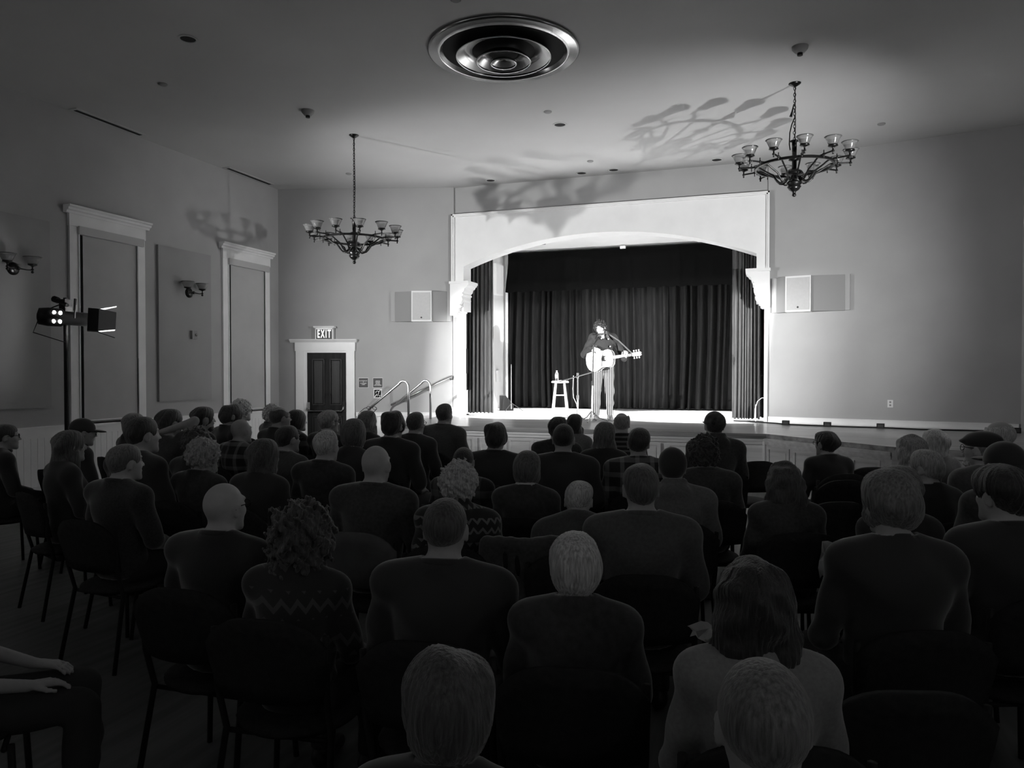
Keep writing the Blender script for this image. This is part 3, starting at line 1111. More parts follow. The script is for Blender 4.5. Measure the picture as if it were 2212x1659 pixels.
def drape(name, x0, x1, y, z0, z1, folds, amp, material, seed, lab, cat, flare=0.0, rows=8):
    r = random.Random(seed)
    # irregular pleats
    xs, cur = [], x0
    ph = 0.0
    n = int((x1 - x0) / (x1 - x0) * folds * 10)
    w = []
    for k in range(folds):
        w.append(r.uniform(.55, 1.5))
    tot = sum(w)
    edges = [0]
    for a in w:
        edges.append(edges[-1] + a / tot)
    amps = [r.uniform(.5, 1.25) * amp for _ in range(folds)]
    pts = []
    for k in range(folds):
        for i in range(10):
            t = i / 10
            s = edges[k] + (edges[k + 1] - edges[k]) * t
            prof = math.sin(2 * math.pi * t) * .75 + .25 * math.sin(4 * math.pi * t + 1.0)
            pts.append((s, prof * amps[k]))
    pts.append((1.0, 0))
    vs, fs = [], []
    m = len(pts)
    for j in range(rows + 1):
        tz = j / rows
        z = z1 + (z0 - z1) * tz
        for i, (s, d) in enumerate(pts):
            f = .75 + .35 * tz
            sway = .012 * math.sin(7 * s + 2.2 * tz + seed) * tz
            x = x0 + (x1 - x0) * (s + sway)
            zz = z
            if j == rows:
                zz = z + .012 * math.sin(i * .7 + seed)
            vs.append((x + flare * tz * (s - .5), y + d * f, zz))
    for j in range(rows):
        for i in range(m - 1):
            a = j * m + i
            fs.append((a, a + 1, a + m + 1, a + m))
    me = bpy.data.meshes.new(name)
    me.from_pydata(vs, [], fs)
    me.polygons.foreach_set('use_smooth', [True] * len(fs))
    o = link(name, me, material)
    sm = o.modifiers.new('thickness', 'SOLIDIFY')
    sm.thickness = .006
    return tag(o, lab, cat)


drape('stage_curtain', -5.94, .28, 17.15, ZS + .035, 4.3, 30, .12, 'velvet', 3, 'wide dark pleated curtain closing the back of the stage', 'curtain')
drape('border_curtain', -5.72, .28, 16.6, 3.585, 4.50, 16, .012, 'black_cloth', 9, 'flat black border curtain hanging above the pleated curtain', 'curtain', rows=4)
MB_ = MB().tube([(-5.9, 16.62, 4.51), (.28, 16.62, 4.51)], .02, 8)
tag(MB_.build('curtain_rail', 'black'), 'dark rail carrying the black border curtain', 'rail')
drape('leg_curtain', -5.80, -5.23, 14.22, ZS + .03, 4.45, 7, .05, 'velvet_lit', 5, 'narrow grey side curtain by the white stage wall', 'curtain')
drape('leg_curtain', -.50, -.02, 14.02, ZS + .03, 4.45, 8, .045, 'velvet_lit', 6, 'narrow grey side curtain nearest the bare wall', 'curtain')
drape('dark_leg_curtain', -.04, .26, 14.5, ZS + .03, 4.45, 5, .05, 'velvet', 8, 'strip of dark curtain showing behind the grey side curtain', 'curtain')
drape('dark_leg_curtain', -5.94, -5.66, 14.05, ZS + .5, 4.45, 4, .04, 'velvet', 12, 'strip of dark curtain tucked behind the stage pilaster', 'curtain')
# small lamp clipped on the rail
tag(MB().box(-3.02, -2.90, 16.50, 16.56, 4.47, 4.53).build('work_light', 'plastic_white'), 'tiny white fitting at the middle of the curtain rail', 'light')

# lanterns in the stage ceiling behind the arch
for x, lab in ((-4.5, 'stage ceiling lantern nearer the exit side'), (-1.2, 'stage ceiling lantern nearer the bare wall')):
    g = thing('stage_lantern', lab, 'stage light', (x, 15.35, 4.56), group='lanterns hung in the stage ceiling')
    MB().lathe([(.0005, 0), (.07, 0), (.075, -.02), (.075, -.10), (.07, -.10), (.065, -.03), (.0005, -.03)], 20).build('can', 'black', g)
    MB().lathe([(.06, -.06), (.0005, -.06)], 20).build('lens', 'lampbulb', g)
    L = bpy.data.lights.new('stage_lamp', 'SPOT')
    L.energy = TOP_W
    L.spot_size = math.radians(60)
    L.spot_blend = .10
    L.shadow_soft_size = .05
    lo = bpy.data.objects.new('stage_lamp', L)
    COL.objects.link(lo)
    lo.location = (x, 15.35, 4.44)
    lo.rotation_euler = Vector((0, -math.sin(math.radians(4)), -math.cos(math.radians(4)))).to_track_quat('-Z', 'Y').to_euler()

# floor monitor
g = thing('floor_monitor', 'black wedge monitor speaker at the back of the stage', 'speaker', (-5.52, 15.9, ZS), .35)
MB().prism([(-.16, 0), (.16, 0), (.16, .12), (-.02, .34), (-.16, .34)], -.26, .26, axis=0, mtx=Matrix.Rotation(-math.pi / 2 - .0, 4, 'Z') @ Matrix.Rotation(0, 4, 'Z')).build('wedge_cabinet', 'black', g)
MB().lathe([(.0005, .012), (.035, .010), (.04, 0)], 16, Matrix.Translation((-.03, -.162, .12)) @ Matrix.Rotation(math.pi / 2, 4, 'X')).build('badge', 'plastic_white', g)


def mic_stand(x, y, h, boom, lab, round_base=False, mic_dir=None, lean=(0, 0)):
    g = thing('microphone_stand', lab, 'microphone stand', (x, y, ZS))
    m = MB()
    if round_base:
        m.lathe([(.0005, .03), (.11, .025), (.125, 0)], 20)
    else:
        for k in range(3):
            a = k * 2 * math.pi / 3 + .5
            m.tube([(0, 0, .20), (.12 * math.cos(a), .12 * math.sin(a), .08), (.30 * math.cos(a), .30 * math.sin(a), .015)], .011, 6)
    m.build('base', 'chrome' if not round_base else 'black', g)
    top = (lean[0], lean[1], h)
    MB().tube([(0, 0, .02), (lean[0] * .5, lean[1] * .5, h * .5)], .016, 8).build('lower_tube', 'chrome', g)
    MB().tube([(lean[0] * .45, lean[1] * .45, h * .45), top], .011, 8).build('upper_tube', 'chrome' if boom else 'black', g)
    MB().tube([(lean[0] * .5, lean[1] * .5, h * .5 - .04), (lean[0] * .5, lean[1] * .5, h * .5 + .04)], .022, 8).build('clutch', 'chrome' if boom else 'black', g)
    if boom:
        a, b = Vector(boom[0]), Vector(boom[1])
        MB().tube([a, b], .010, 8).build('boom', 'chrome', g)
        MB().tube([Vector(top) + Vector((0, 0, -.05)), Vector(top) + Vector((0, 0, .05))], .02, 8).build('boom_clamp', 'chrome', g)
        e = a + (b - a) * 1.0
        MB().tube([b, b + (b - a).normalized() * .16], [.012, .016], 8).build('microphone', 'black', g)
        cb_ = [Vector(top) + Vector((-.08, 0, .0)), Vector(top) + Vector((-.09, 0, -.25)), Vector((-.08, 0, h * .5)), Vector((-.02, 0, h * .35)), Vector((.01, .01, .05))]
        MB().tube(cb_, .006, 6).build('cable', 'plastic_white', g)
    else:
        d = Vector(mic_dir).normalized()
        t = Vector(top)
        MB().tube([t, t + d * .14, t + d * .145, t + d * .19], [.011, .014, .024, .020], 10).build('microphone', 'black', g)
    return g


mic_stand(-3.23, 13.35, .81, ((-.34, -.05, .70), (.36, -.02, .90)), 'boom microphone stand reaching toward the guitar', True)
mic_stand(-2.80, 12.62, 1.36, None, 'straight microphone stand in front of the musician', False, mic_dir=(.35, .55, .62), lean=(.03, .0))

# stool with bottle
g = thing('bar_stool', 'tall pale wooden bar stool holding a water bottle', 'stool', (-3.74, 14.0, ZS), .35)
MB().lathe([(.0005, .70), (.155, .70), (.175, .685), (.17, .665), (.0005, .655)], 32).build('seat', 'wood_light', g, smooth=True)
for k in range(4):
    a = math.pi / 4 + k * math.pi / 2
    c, s = math.cos(a), math.sin(a)
    MB().tube([(.12 * c, .12 * s, .66), (.215 * c, .215 * s, 0)], [.017, .021], 10).build('leg', 'wood_light', g, smooth=True)
for z, off in ((.42, 0), (.38, 1), (.16, 0), (.12, 1)):
    for k in range(2):
        a0 = math.pi / 4 + (2 * k + off) * math.pi / 2
        a1 = a0 + math.pi / 2
        r = .12 + .095 * (1 - z / .66)
        MB().tube([(r * math.cos(a0), r * math.sin(a0), z), (r * math.cos(a1), r * math.sin(a1), z)], .009, 8).build('rung', 'wood_light', g)
b = thing('water_bottle', 'clear water bottle standing on the stool', 'bottle', (-3.80, 13.97, ZS + .70))
MB().lathe([(.0005, 0), (.032, 0), (.034, .01), (.033, .05), (.030, .075), (.034, .09), (.034, .14), (.026, .165), (.013, .185), (.013, .19)], 20).build('bottle_body', 'clear', b, smooth=True)
MB().lathe([(.015, .188), (.016, .207), (.0005, .208)], 16).build('bottle_cap', 'plastic_white', b)
MB().lathe([(.0345, .055), (.0355, .09), (.0355, .13), (.0345, .135)], 20).build('bottle_label', 'plastic_white', b)
o = MB().box(-.06, .05, -.03, .03, 0, .018)
tag(o.build('folded_cloth', 'plastic_white', loc=(-3.68, 13.96, ZS + .70)), 'small pale folded cloth on the stool seat', 'cloth')

# cables and floor boxes along the stage edge by the bare wall
cab = MB()
cp = [(-.45, 13.6, ZS + .012), (-.1, 13.45, ZS + .012), (.25, 13.2, ZS + .012), (.4, 13.0, ZS + .012), (.72, 12.86, ZS + .012), (1.02, 12.8, ZS + .012),
      (1.4, 12.70, ZS + .012), (1.78, 12.7, ZS + .012), (2.3, 12.5, ZS + .012), (2.9, 12.5, ZS + .012), (3.5, 12.36, ZS + .012)]
cab.tube(cp, .012, 6)
tag(cab.build('stage_cable', 'black'), 'black cable lying along the stage edge below the bare wall', 'cable')
for (u, v), lab in (((.4, 13.0), 'black floor box on the stage closest to the grey side curtain'), ((1.02, 12.8), 'second black floor box from the grey side curtain'),
                    ((1.78, 12.71), 'third black floor box from the grey side curtain'), ((3.5, 12.36), 'black floor box at the far picture edge')):
    g = thing('floor_box', lab, 'box', (u, v, ZS), -.2)
    MB().box(-.055, .055, -.04, .04, 0, .075).build('case', 'black', g)
    MB().box(-.04, .04, -.044, -.04, .015, .06).build('face_plate', 'sign', g)
g = thing('cable_loop', 'thin pale cable looping up beside the grey side curtain', 'cable', (0, 13.75, ZS))
MB().tube([(.08, 0, .42), (.02, 0, .42), (-.05, 0, .36), (-.09, 0, .22), (-.10, 0, .02)], .007, 6).tube([(-.08, 0, 0), (-.08, 0, .30)], .008, 6).build('cord', 'plastic_white', g)
g = thing('hanging_bag', 'dark bag hanging at the edge of the stage opening', 'bag', (.06, 14.15, 1.95))
link('bag_body', Sdf().ell((0, 0, .05), (.07, .05, .20), k=.05).ell((-.02, 0, -.14), (.09, .05, .20), k=.05).cap((0, 0, .2), (.02, 0, .5), .02, .012, k=.03).mesh('bag_body', .012), 'black_cloth', g)
MB().tube([(.02, 0, .45), (.03, 0, 2.61)], .006, 6).build('hanging_strap', 'black', g)
g = thing('stage_speaker', 'black speaker half hidden behind the pilaster and side curtain', 'speaker', (-5.80, 13.98, ZS), .2)
MB().prism([(-.13, -.12), (.13, -.12), (.09, .12), (-.09, .12)], .85, 1.35, axis=2).build('cabinet', 'black', g)
MB().tube([(0, 0, 0), (0, 0, .85)], .018, 8).build('pole', 'black', g)
MB().lathe([(.0005, .02), (.12, .02), (.13, 0)], 16).build('base_plate', 'black', g)
g = thing('music_stand', 'folded tripod stand lying by the wedge monitor', 'stand', (-5.28, 15.55, ZS))
for k in range(3):
    a = k * 2 * math.pi / 3 + .3
    MB().tube([(0, 0, .18), (.26 * math.cos(a), .26 * math.sin(a), .01)], .008, 6).build('leg', 'black', g)
MB().tube([(0, 0, .05), (0, 0, 1.05)], .009, 6).build('pole', 'chrome', g)
# ================================================================== PEOPLE


def rotm(ax, a):
    c, s = math.cos(a), math.sin(a)
    return {'x': np.array([[1, 0, 0], [0, c, -s], [0, s, c]]), 'y': np.array([[c, 0, s], [0, 1, 0], [-s, 0, c]]),
            'z': np.array([[c, -s, 0], [s, c, 0], [0, 0, 1]])}[ax]


def head_prims(S, H, R, fem=False, jaw=1.0):
    """skull, face and ears; H maps head-local points to the body, R is the head's rotation"""
    f = .95 if fem else 1.0
    S.ell(H((0, -.014, .022)), (.075 * f, .095 * f, .090), k=.03, rot=R)
    S.ell(H((0, .022, -.03)), (.060 * f, .070, .075), k=.03, rot=R)
    S.ell(H((0, .050, -.072)), (.042 * f * jaw, .040, .036), k=.03, rot=R)
    S.cap(H((-.012, .080, -.100)), H((.012, .080, -.100)), .017, k=.025)
    S.ell(H((0, .072, .034)), (.054 * f, .022, .014), k=.015, rot=R)
    for s in (-1, 1):
        S.ell(H((s * .034, .066, -.022)), (.022, .020, .02), k=.02, rot=R)
        S.ell(H((s * .031, .096, .010)), (.017, .016, .011), k=.012, rot=R, op='s')
        S.ell(H((s * .031, .080, .009)), (.012, .011, .010), k=.005, rot=R)
    S.cap(H((0, .084, .018)), H((0, .113, -.024)), .007, .0105, k=.012)
    for s in (-1, 1):
        S.cap(H((s * .011, .098, -.030)), H((s * .010, .094, -.030)), .007, k=.008)
    S.ell(H((0, .088, -.056)), (.022, .013, .0065), k=.008, rot=R)
    S.ell(H((0, .086, -.069)), (.019, .013, .0075), k=.008, rot=R)
    S.cap(H((-.018, .100, -.0625)), H((.018, .100, -.0625)), .003, k=.004, op='s')
    for s in (-1, 1):
        rr = R @ rotm('z', s * -.35) @ rotm('x', -.2)
        S.ell(H((s * .079 * f, -.006, -.012)), (.009, .021, .032), k=.008, rot=rr)
        S.ell(H((s * .088 * f, -.002, -.010)), (.006, .011, .018), k=.006, rot=rr, op='s')


def hand_prims(S, w, d, side, up=(0, 0, 1), curl=.5, sc=1.0):
    """palm at wrist w pointing along d, five unequal fingers and a thumb from the palm's side"""
    w, d, up = np.array(w, float), np.array(d, float), np.array(up, float)
    d = d / np.linalg.norm(d)
    n = up - (up @ d) * d
    n = n / np.linalg.norm(n)
    s = np.cross(d, n) * side
    P = lambda a, b, c: w + (d * a + s * b + n * c) * sc
    S.cap(P(.02, -.018, 0), P(.085, -.024, 0), .014 * sc, .012 * sc, k=.012)
    S.cap(P(.02, .0, 0), P(.09, .0, 0), .016 * sc, .013 * sc, k=.012)
    S.cap(P(.02, .018, 0), P(.085, .024, 0), .014 * sc, .012 * sc, k=.012)
    for b, L in ((-.030, .060), (-.010, .074), (.011, .080), (.031, .070)):
        x, z, a = .088, 0.0, 0.0
        p0 = P(x, b, z)
        for seg, cu in ((.45, curl * .7), (.32, curl * 1.0), (.23, curl * .7)):
            a += cu
            x += L * seg * math.cos(a)
            z -= L * seg * math.sin(a)
            p1 = P(x, b * 1.02, z)
            S.cap(p0, p1, .0085 * sc, .0078 * sc, k=.004)
            p0 = p1
    S.cap(P(.025, .028, -.004), P(.055, .050, -.014), .0125 * sc, .010 * sc, k=.008)
    S.cap(P(.055, .050, -.014), P(.088, .056, -.022), .010 * sc, .0085 * sc, k=.005)


def folds(amp, seed):
    r = np.random.RandomState(seed)
    K = r.uniform(-1, 1, (5, 3)) * np.array([26, 26, 30])
    ph = r.uniform(0, 6, 5)

    def f(X, Y, Z):
        o = 0
        for k, p in zip(K, ph):
            o = o + np.sin(k[0] * X + k[1] * Y + k[2] * Z + p)
        return o * amp / 2.2
    return f


class Body:
    """one seated figure: skin, top, trousers and shoes, with the head's frame"""
    cache = {}

    def __init__(self, fem=False, b=1.0, lean=0.0, hyaw=0.0, hpitch=0.0, hroll=0.0, arms='lap', hood=False, collar=True, seed=1, sleeve=.97):
        self.fem = fem
        hip = np.array([0, 0, .56])
        RL = rotm('x', -lean)
        T = lambda p: hip + RL @ (np.array(p, float) - hip)
        self.T = T
        neck = T((0, -.008, 1.13))
        RH = rotm('z', -hyaw) @ rotm('x', -hpitch) @ rotm('y', hroll)
        hc = np.array([0, .028, .075])
        H = lambda p: neck + RH @ (np.array(p, float) + hc)
        self.H, self.RH = H, RH
        sw = (.150 if fem else .178) * b
        bw = .90 if fem else 1.0
        nk = .047 if fem else .056
        # ---- arms
        J = {}
        for s in (-1, 1):
            sh = T((s * sw, -.03, 1.005))
            if arms == 'raised' and s == 1:
                el = T((.20, .12, 1.23))
                wr_ = T((.15, -.15, 1.15))
                hd = np.array([-.45, -.8, -.1])
                hup = np.array([0, 0, 1.0])
            elif arms == 'folded':
                el = T((s * (sw + .055), .06, .76))
                wr_ = T((s * -.02, .22, .80 + .03 * s))
                hd = np.array([-s * 1.0, .05, .05])
                hup = np.array([0, 1.0, 0])
            else:
                el = T((s * (sw + .05), .02, .735))
                wr_ = T((s * .13, .25, .655))
                hd = np.array([-s * .35, 1.0, -.12])
                hup = np.array([0, 0, 1.0])
            J[s] = (sh, el, wr_, hd, hup)
        self.J = J

        def torso(S, g, k=.05):
            S.ell((0, 0, .575), (.165 * bw * b ** .5 + g, .125 + g, .125 + g * .5), k=k)
            S.ell(T((0, -.005, .74)), (.140 * bw * b + g, .108 * b + g, .16), k=k, rot=RL)
            S.ell(T((0, -.022, .925)), (.160 * bw * b + g, .112 * b + g, .165), k=k, rot=RL)
            if fem:
                for s in (-1, 1):
                    S.ell(T((s * .062, .065, .90)), (.058 + g, .05 + g, .055 + g), k=.04, rot=RL)
            for s in (-1, 1):
                S.cap(T((s * .04, -.028, 1.03)), T((s * (sw - .01), -.03, 1.005)), .052 + g, .056 + g, k=k)
                S.cap(T((s * .012, -.034, 1.085)), T((s * sw * .75, -.03, 1.04)), .040 + g, .034 + g, k=k)

        def arm(S, g, upto=1.0):
            for s in (-1, 1):
                sh, el, wr_, hd, hup = J[s]
                ua = .044 if fem else .052
                if g > .01 and arms == 'raised' and s == 1:      # short sleeve on the lifted arm
                    S.cap(sh, sh + (el - sh) * .35, ua + g, ua + g, k=.03)
                    continue
                S.cap(sh, el, ua + g, ua * .82 + g, k=.03)
                S.cap(el, el + (wr_ - el) * upto, ua * .80 + g, .030 + g, k=.02)

        def legs(S, g):
            for s in (-1, 1):
                S.cap((s * .085, .02, .545), (s * .115, .42, .535), .082 + g, .060 + g, k=.04)
                S.cap((s * .115, .43, .525), (s * .12, .44, .30), .058 + g, .054 + g, k=.02)
                S.cap((s * .12, .44, .30), (s * .12, .43, .09), .054 + g, .040 + g, k=.02)
        S = Sdf()
        torso(S, -.008)
        arm(S, -.006)
        legs(S, -.004)
        S.cap(T((0, -.035, 1.02)), H((0, -.018, -.06)), nk + .006, nk, k=.035)
        head_prims(S, H, RH, fem)
        for s in (-1, 1):
            sh, el, wr_, hd, hup = J[s]
            hand_prims(S, wr_, hd, s, hup, .35)
            S.cap((s * .12, .42, .06), (s * .13, .58, .035), .035, .028, k=.02)
        self.skin = S.mesh('body', .009)
        # ---- clothing
        S = Sdf()
        torso(S, .018)
        arm(S, .016, sleeve)
        if collar:
            S.ell(T((0, -.03, 1.085)), (.082, .075, .038), k=.03, rot=RL)
        if hood:
            S.ell(T((0, -.095, 1.07)), (.105, .055, .065), k=.03, rot=RL)
            S.ell(T((0, -.055, 1.13)), (.085, .05, .035), k=.03, rot=RL)
        S.cap(T((0, -.012, 1.135 if collar else 1.115)), H((0, .0, -.02)), nk + .012, nk + .026, k=.01, op='s')
        S.cut(2, .50, -1)
        self.top = S.mesh('top', .012, folds(.007, seed))
        S = Sdf()
        S.ell((0, 0, .575), (.175 * b ** .5, .135, .125), k=.05)
        legs(S, .012)
        S.cut(2, .10, -1)
        self.trousers = S.mesh('trousers', .014, folds(.005, seed + 3))
        self.shoes = []
        for s in (-1, 1):
            S = Sdf()
            S.cap((s * .12, .40, .055), (s * .13, .60, .04), .045, .038, k=.02).cap((s * .12, .42, .06), (s * .12, .43, .11), .045, .045, k=.02)
            S.cut(2, .004, -1).cut(2, .13, 1)
            self.shoes.append(S.mesh('shoe', .014))
        rr, rt = nk + .017, (.018 if collar else .013)
        ring = [T((rr * math.cos(a), -.016 + rr * math.sin(a), 1.092 - .016 * math.sin(a))) for a in [2 * math.pi * i / 24 for i in range(24)]]
        self.collar = MB().tube(ring, rt, 8, closed=True).mesh('collar', True)
        self.crown = H((0, -.014, .112))

    @classmethod
    def get(cls, **kw):
        key = tuple(sorted(kw.items()))
        if key not in cls.cache:
            cls.cache[key] = cls(**kw)
        return cls.cache[key]


CRN = np.array([0, -.014, .022])


def hair_mesh(style, seed=1, res=.006, fem=False, tilt=None):
    """hair in head-local coordinates"""
    S = Sdf()
    r = np.random.RandomState(seed)
    K = r.uniform(-1, 1, (10, 3))
    ph = r.uniform(0, 6, 10)

    def lump(freq, amp):
        def f(X, Y, Z):
            o = 0
            for k, p in zip(K, ph):
                o = o + np.sin(freq * (k[0] * X + k[1] * Y + k[2] * Z) + p)
            return o * amp / 3.2
        return f

    def strands(N, amp, low=.004):
        lp = lump(38, low)

        def f(X, Y, Z):
            phi = np.arctan2(X, -(Y + .005) + .0 * Z)
            w = np.clip(np.sqrt(X ** 2 + (Y + .01) ** 2) / .07, 0, 1)
            mod = .5 + .5 * np.sin(5 * phi + ph[1]) * np.sin(11 * phi + ph[2])
            return .55 * amp * w * mod * (np.sin(46 * phi + 9 * Z + 2.5 * np.sin(3 * phi + 25 * Z + ph[0])) + np.sin(N * .6 * phi + 6 * np.sin(12 * Z + ph[3]))) + lp(X, Y, Z)
        return f

    def curls(amp, freq=260):
        l1, l2 = lump(freq, amp), lump(freq * .45, amp)
        return lambda X, Y, Z: l1(X, Y, Z) + l2(X, Y, Z)

    def shell(t, c=(0, -.014, .022)):
        S.ell(c, (.075 + t, .095 + t, .090 + t), k=.02)

    def face(low=-.05, wide=.082, front=.118):
        S.ell((0, front, low), (wide, .085, .105), k=.012, op='s')

    def nape(z=-.175, rr=.10):
        S.ell((0, -.01, z), (.15, .17, rr), k=.012, op='s')

    def ears():
        for s in (-1, 1):
            S.ell((s * .09, .006, -.022), (.024, .030, .040), k=.01, op='s')
    nz = None
    if style == 'short':
        shell(.011)
        face()
        nape()
        ears()
        nz = strands(34, .0030, .006)
    elif style == 'crop':
        shell(.005)
        face(-.045)
        nape(-.17)
        ears()
        nz = strands(60, .0008, .001)
    elif style == 'full':
        shell(.021)
        face(-.05, .080, .125)
        nape(-.185)
        ears()
        nz = strands(24, .0050, .010)
    elif style == 'fringe':          # bald crown, hair round the sides and back
        shell(.009)
        face(-.02)
        nape(-.168)
        ears()
        S.ell((0, .010, .105), (.075, .105, .070), k=.01, op='s')
        nz = strands(40, .002)
    elif style == 'tuft':
        shell(.030)
        face(-.05, .085, .125)
        nape(-.172)
        ears()
        nz = curls(.007, 240)
    elif style == 'curly':
        shell(.034)
        S.ell((0, -.03, -.03), (.098, .09, .07), k=.03)
        face(-.06, .078, .13)
        nape(-.20)
        nz = curls(.008)
    elif style == 'bigcurly':
        shell(.045)
        S.ell((0, -.025, -.05), (.125, .105, .11), k=.04)
        S.ell((0, -.03, -.13), (.12, .09, .07), k=.04)
        face(-.08, .07, .135)
        nz = curls(.013, 230)
    elif style == 'bob':
        shell(.020)
        S.ell((0, -.020, -.035), (.093, .098, .085), k=.03)
        S.ell((0, .115, -.07), (.066, .085, .115), k=.012, op='s')
        S.cut(2, -.112, -1)
        nz = strands(26, .0035)
    elif style == 'longbob':
        shell(.022)
        S.ell((0, -.022, -.05), (.100, .098, .11), k=.03)
        S.ell((0, -.03, -.11), (.105, .085, .08), k=.03)
        S.ell((0, .12, -.09), (.066, .09, .15), k=.012, op='s')
        S.cut(2, -.175, -1)
        nz = strands(22, .0045, .006)
    elif style == 'long':
        shell(.018)
        S.ell((0, -.035, -.06), (.095, .085, .13), k=.03)
        S.ell((0, -.075, -.19), (.10, .05, .15), k=.04)
        for s in (-1, 1):
            S.cap((s * .075, .01, -.05), (s * .085, .02, -.22), .030, .024, k=.03)
        S.ell((0, .12, -.09), (.062, .09, .16), k=.012, op='s')
        nz = strands(20, .005, .007)
    elif style == 'wavy':
        shell(.028)
        S.ell((0, -.025, -.06), (.118, .10, .12), k=.04)
        S.ell((0, -.04, -.14), (.135, .085, .09), k=.04)
        S.ell((0, .12, -.09), (.062, .09, .16), k=.012, op='s')
        nz = (lambda a, b: (lambda X, Y, Z: a(X, Y, Z) + b(X, Y, Z)))(strands(14, .006, .0), lump(70, .007))
    elif style == 'spiky':
        shell(.022)
        face(-.05, .082, .122)
        nape(-.18)
        ears()
        nz = strands(15, .009, .008)
    elif style == 'part':            # smooth head of hair with a parting on the crown
        shell(.018)
        S.ell((0, -.020, -.030), (.088, .095, .085), k=.03)
        S.ell((0, .115, -.06), (.068, .085, .11), k=.012, op='s')
        S.cap((.012, -.03, .145), (.012, .09, .135), .014, k=.012, op='s')
        nape(-.20)
        nz = strands(18, .005, .005)
    elif style == 'beard':
        S.ell((0, .055, -.088), (.052, .048, .045), k=.02)
        S.ell((0, .09, -.045), (.03, .02, .008), k=.01)
        S.ell((0, .10, -.063), (.02, .02, .008), k=.004, op='s')
        nz = curls(.003, 160)
    return S.mesh('hair', res, nz)


HAIR_CACHE = {}


def get_hair(style, seed, res):
    k = (style, seed, res)
    if k not in HAIR_CACHE:
        HAIR_CACHE[k] = hair_mesh(style, seed, res)
    return HAIR_CACHE[k]


def hat_meshes():
    d = {}
    S = Sdf().ell((0, -.012, .030), (.090, .110, .100), k=.02).cut(2, .015, -1)
    d['cap'] = S.mesh('cap', .007)
    S = Sdf().ell((0, .115, .024), (.072, .075, .012), k=.01)
    d['peak'] = S.mesh('peak', .006)
    S = Sdf().ell((0, -.010, .062), (.086, .108, .056), k=.02).ell((0, -.014, .04), (.084, .104, .055), k=.03).ell((0, .088, .048), (.058, .045, .014), k=.03).cut(2, .02, -1)
    d['flatcap'] = S.mesh('flatcap', .007)
    S = Sdf().ell((0, -.015, .026), (.088, .108, .106), k=.02)
    S.ell((0, .12, -.045), (.085, .085, .10), k=.012, op='s').ell((0, -.01, -.18), (.15, .17, .11), k=.012, op='s')
    d['beanie'] = S.mesh('beanie', .007, folds(.002, 4))
    return d


HATS = hat_meshes()
gm_ = MB()
for s in (-1, 1):
    pts = [(s * .034 + .024 * math.cos(a), .104 - .004 * abs(math.cos(a)), .006 + .018 * math.sin(a)) for a in [2 * math.pi * i / 14 for i in range(14)]]
    gm_.tube(pts, .0022, 5, closed=True)
    gm_.tube([(s * .058, .102, .012), (s * .076, .08, .014), (s * .080, .0, .010), (s * .079, -.02, -.004)], .0022, 5)
gm_.tube([(-.010, .108, .008), (.010, .108, .008)], .002, 5)
GLASSES = gm_.mesh('glasses', True)
GLASSES.materials.append(M['black'])

SKIN = {'pale': mat('pale skin', .60, .5, var=.06, scale=25), 'mid': mat('skin', .48, .5, var=.06, scale=25), 'dark': mat('deeper skin', .25, .5, var=.06, scale=25),
        'stage': mat('stage lit skin', .30, .5, var=.04, scale=25)}
HAIRM = {}


def hairmat(g):
    if g not in HAIRM:
        HAIRM[g] = mat('hair %d' % int(g * 100), min(.75, g * 1.6 + .010), .5, var=.5, scale=1.0, stretch=(130, 130, 16), bump=.4, sheen=.45)
    return HAIRM[g]


CLOTH = {'black': mat('black cloth', .055, .9), 'charcoal': mat('charcoal wool', .08, .95, var=.2, scale=60), 'dark': mat('dark cotton', .06, .9, var=.2, scale=40),
         'grey': mat('grey wool', .12, .95, var=.15, scale=70), 'mid': mat('mid grey fleece', .19, .95, var=.15, scale=70), 'light': mat('pale knit', .30, .95, var=.12, scale=80),
         'denim': mat('dark denim', .05, .85, var=.25, scale=90), 'plaid': mat_plaid('plaid flannel', .04, .30), 'plaid2': mat_plaid('large plaid flannel', .035, .18, 6),
         'knit': mat_knit('patterned knit', .04, .22, 17.0), 'knit2': mat_knit('bold patterned knit', .045, .11, 13.0), 'stripe': mat_stripes('striped knit', .03, .2, 22, .6, 2),
         'camo': mat('mottled cloth', .09, .9, var=.8, scale=18)}
for _m in list(CLOTH.values()) + list(SKIN.values()):
    _b = _m.node_tree.nodes['Principled BSDF']
    _b.inputs['Sheen Weight'].default_value = .25 if 'skin' in _m.name else .7
    _b.inputs['Sheen Roughness'].default_value = .4
    _b.inputs['Specular IOR Level'].default_value = .3
TROUS = mat('dark trousers', .04, .9)

PERF = (-2.69, 13.04)
# ---- chair: curved padded back, seat, four legs
cs = {}
S = Sdf().ell((0, 0, .435), (.235, .23, .035), k=.01)
cs['seat'] = S.mesh('seat', .02)
nb = 14
vs, fs = [], []
outl = []
for i in range(nb + 1):
    t = -1 + 2 * i / nb
    x = .225 * t
    zt = .86 - .10 * abs(t) ** 3.2
    yb = -.235 + .05 * t * t
    outl.append((x, yb, zt))
m = MB()
for th in (0, 1):
    for (x, yb, zt) in outl:
        for j in range(6):
            f = j / 5
            z = .56 + (zt - .56) * f
            inset_ = 1 - .10 * (1 - f) ** 2
            vs.append((x * inset_, yb + (-.018 if th == 0 else .018) - .05 * f, z))
K1 = (nb + 1) * 6
for i in range(nb):
    for j in range(5):
        a = i * 6 + j
        fs.append((a, a + 6, a + 7, a + 1))
        fs.append((K1 + a, K1 + a + 1, K1 + a + 7, K1 + a + 6))
for i in range(nb):
    a = i * 6
    fs.append((a, K1 + a, K1 + a + 6, a + 6))
    a += 5
    fs.append((a, a + 6, K1 + a + 6, K1 + a))
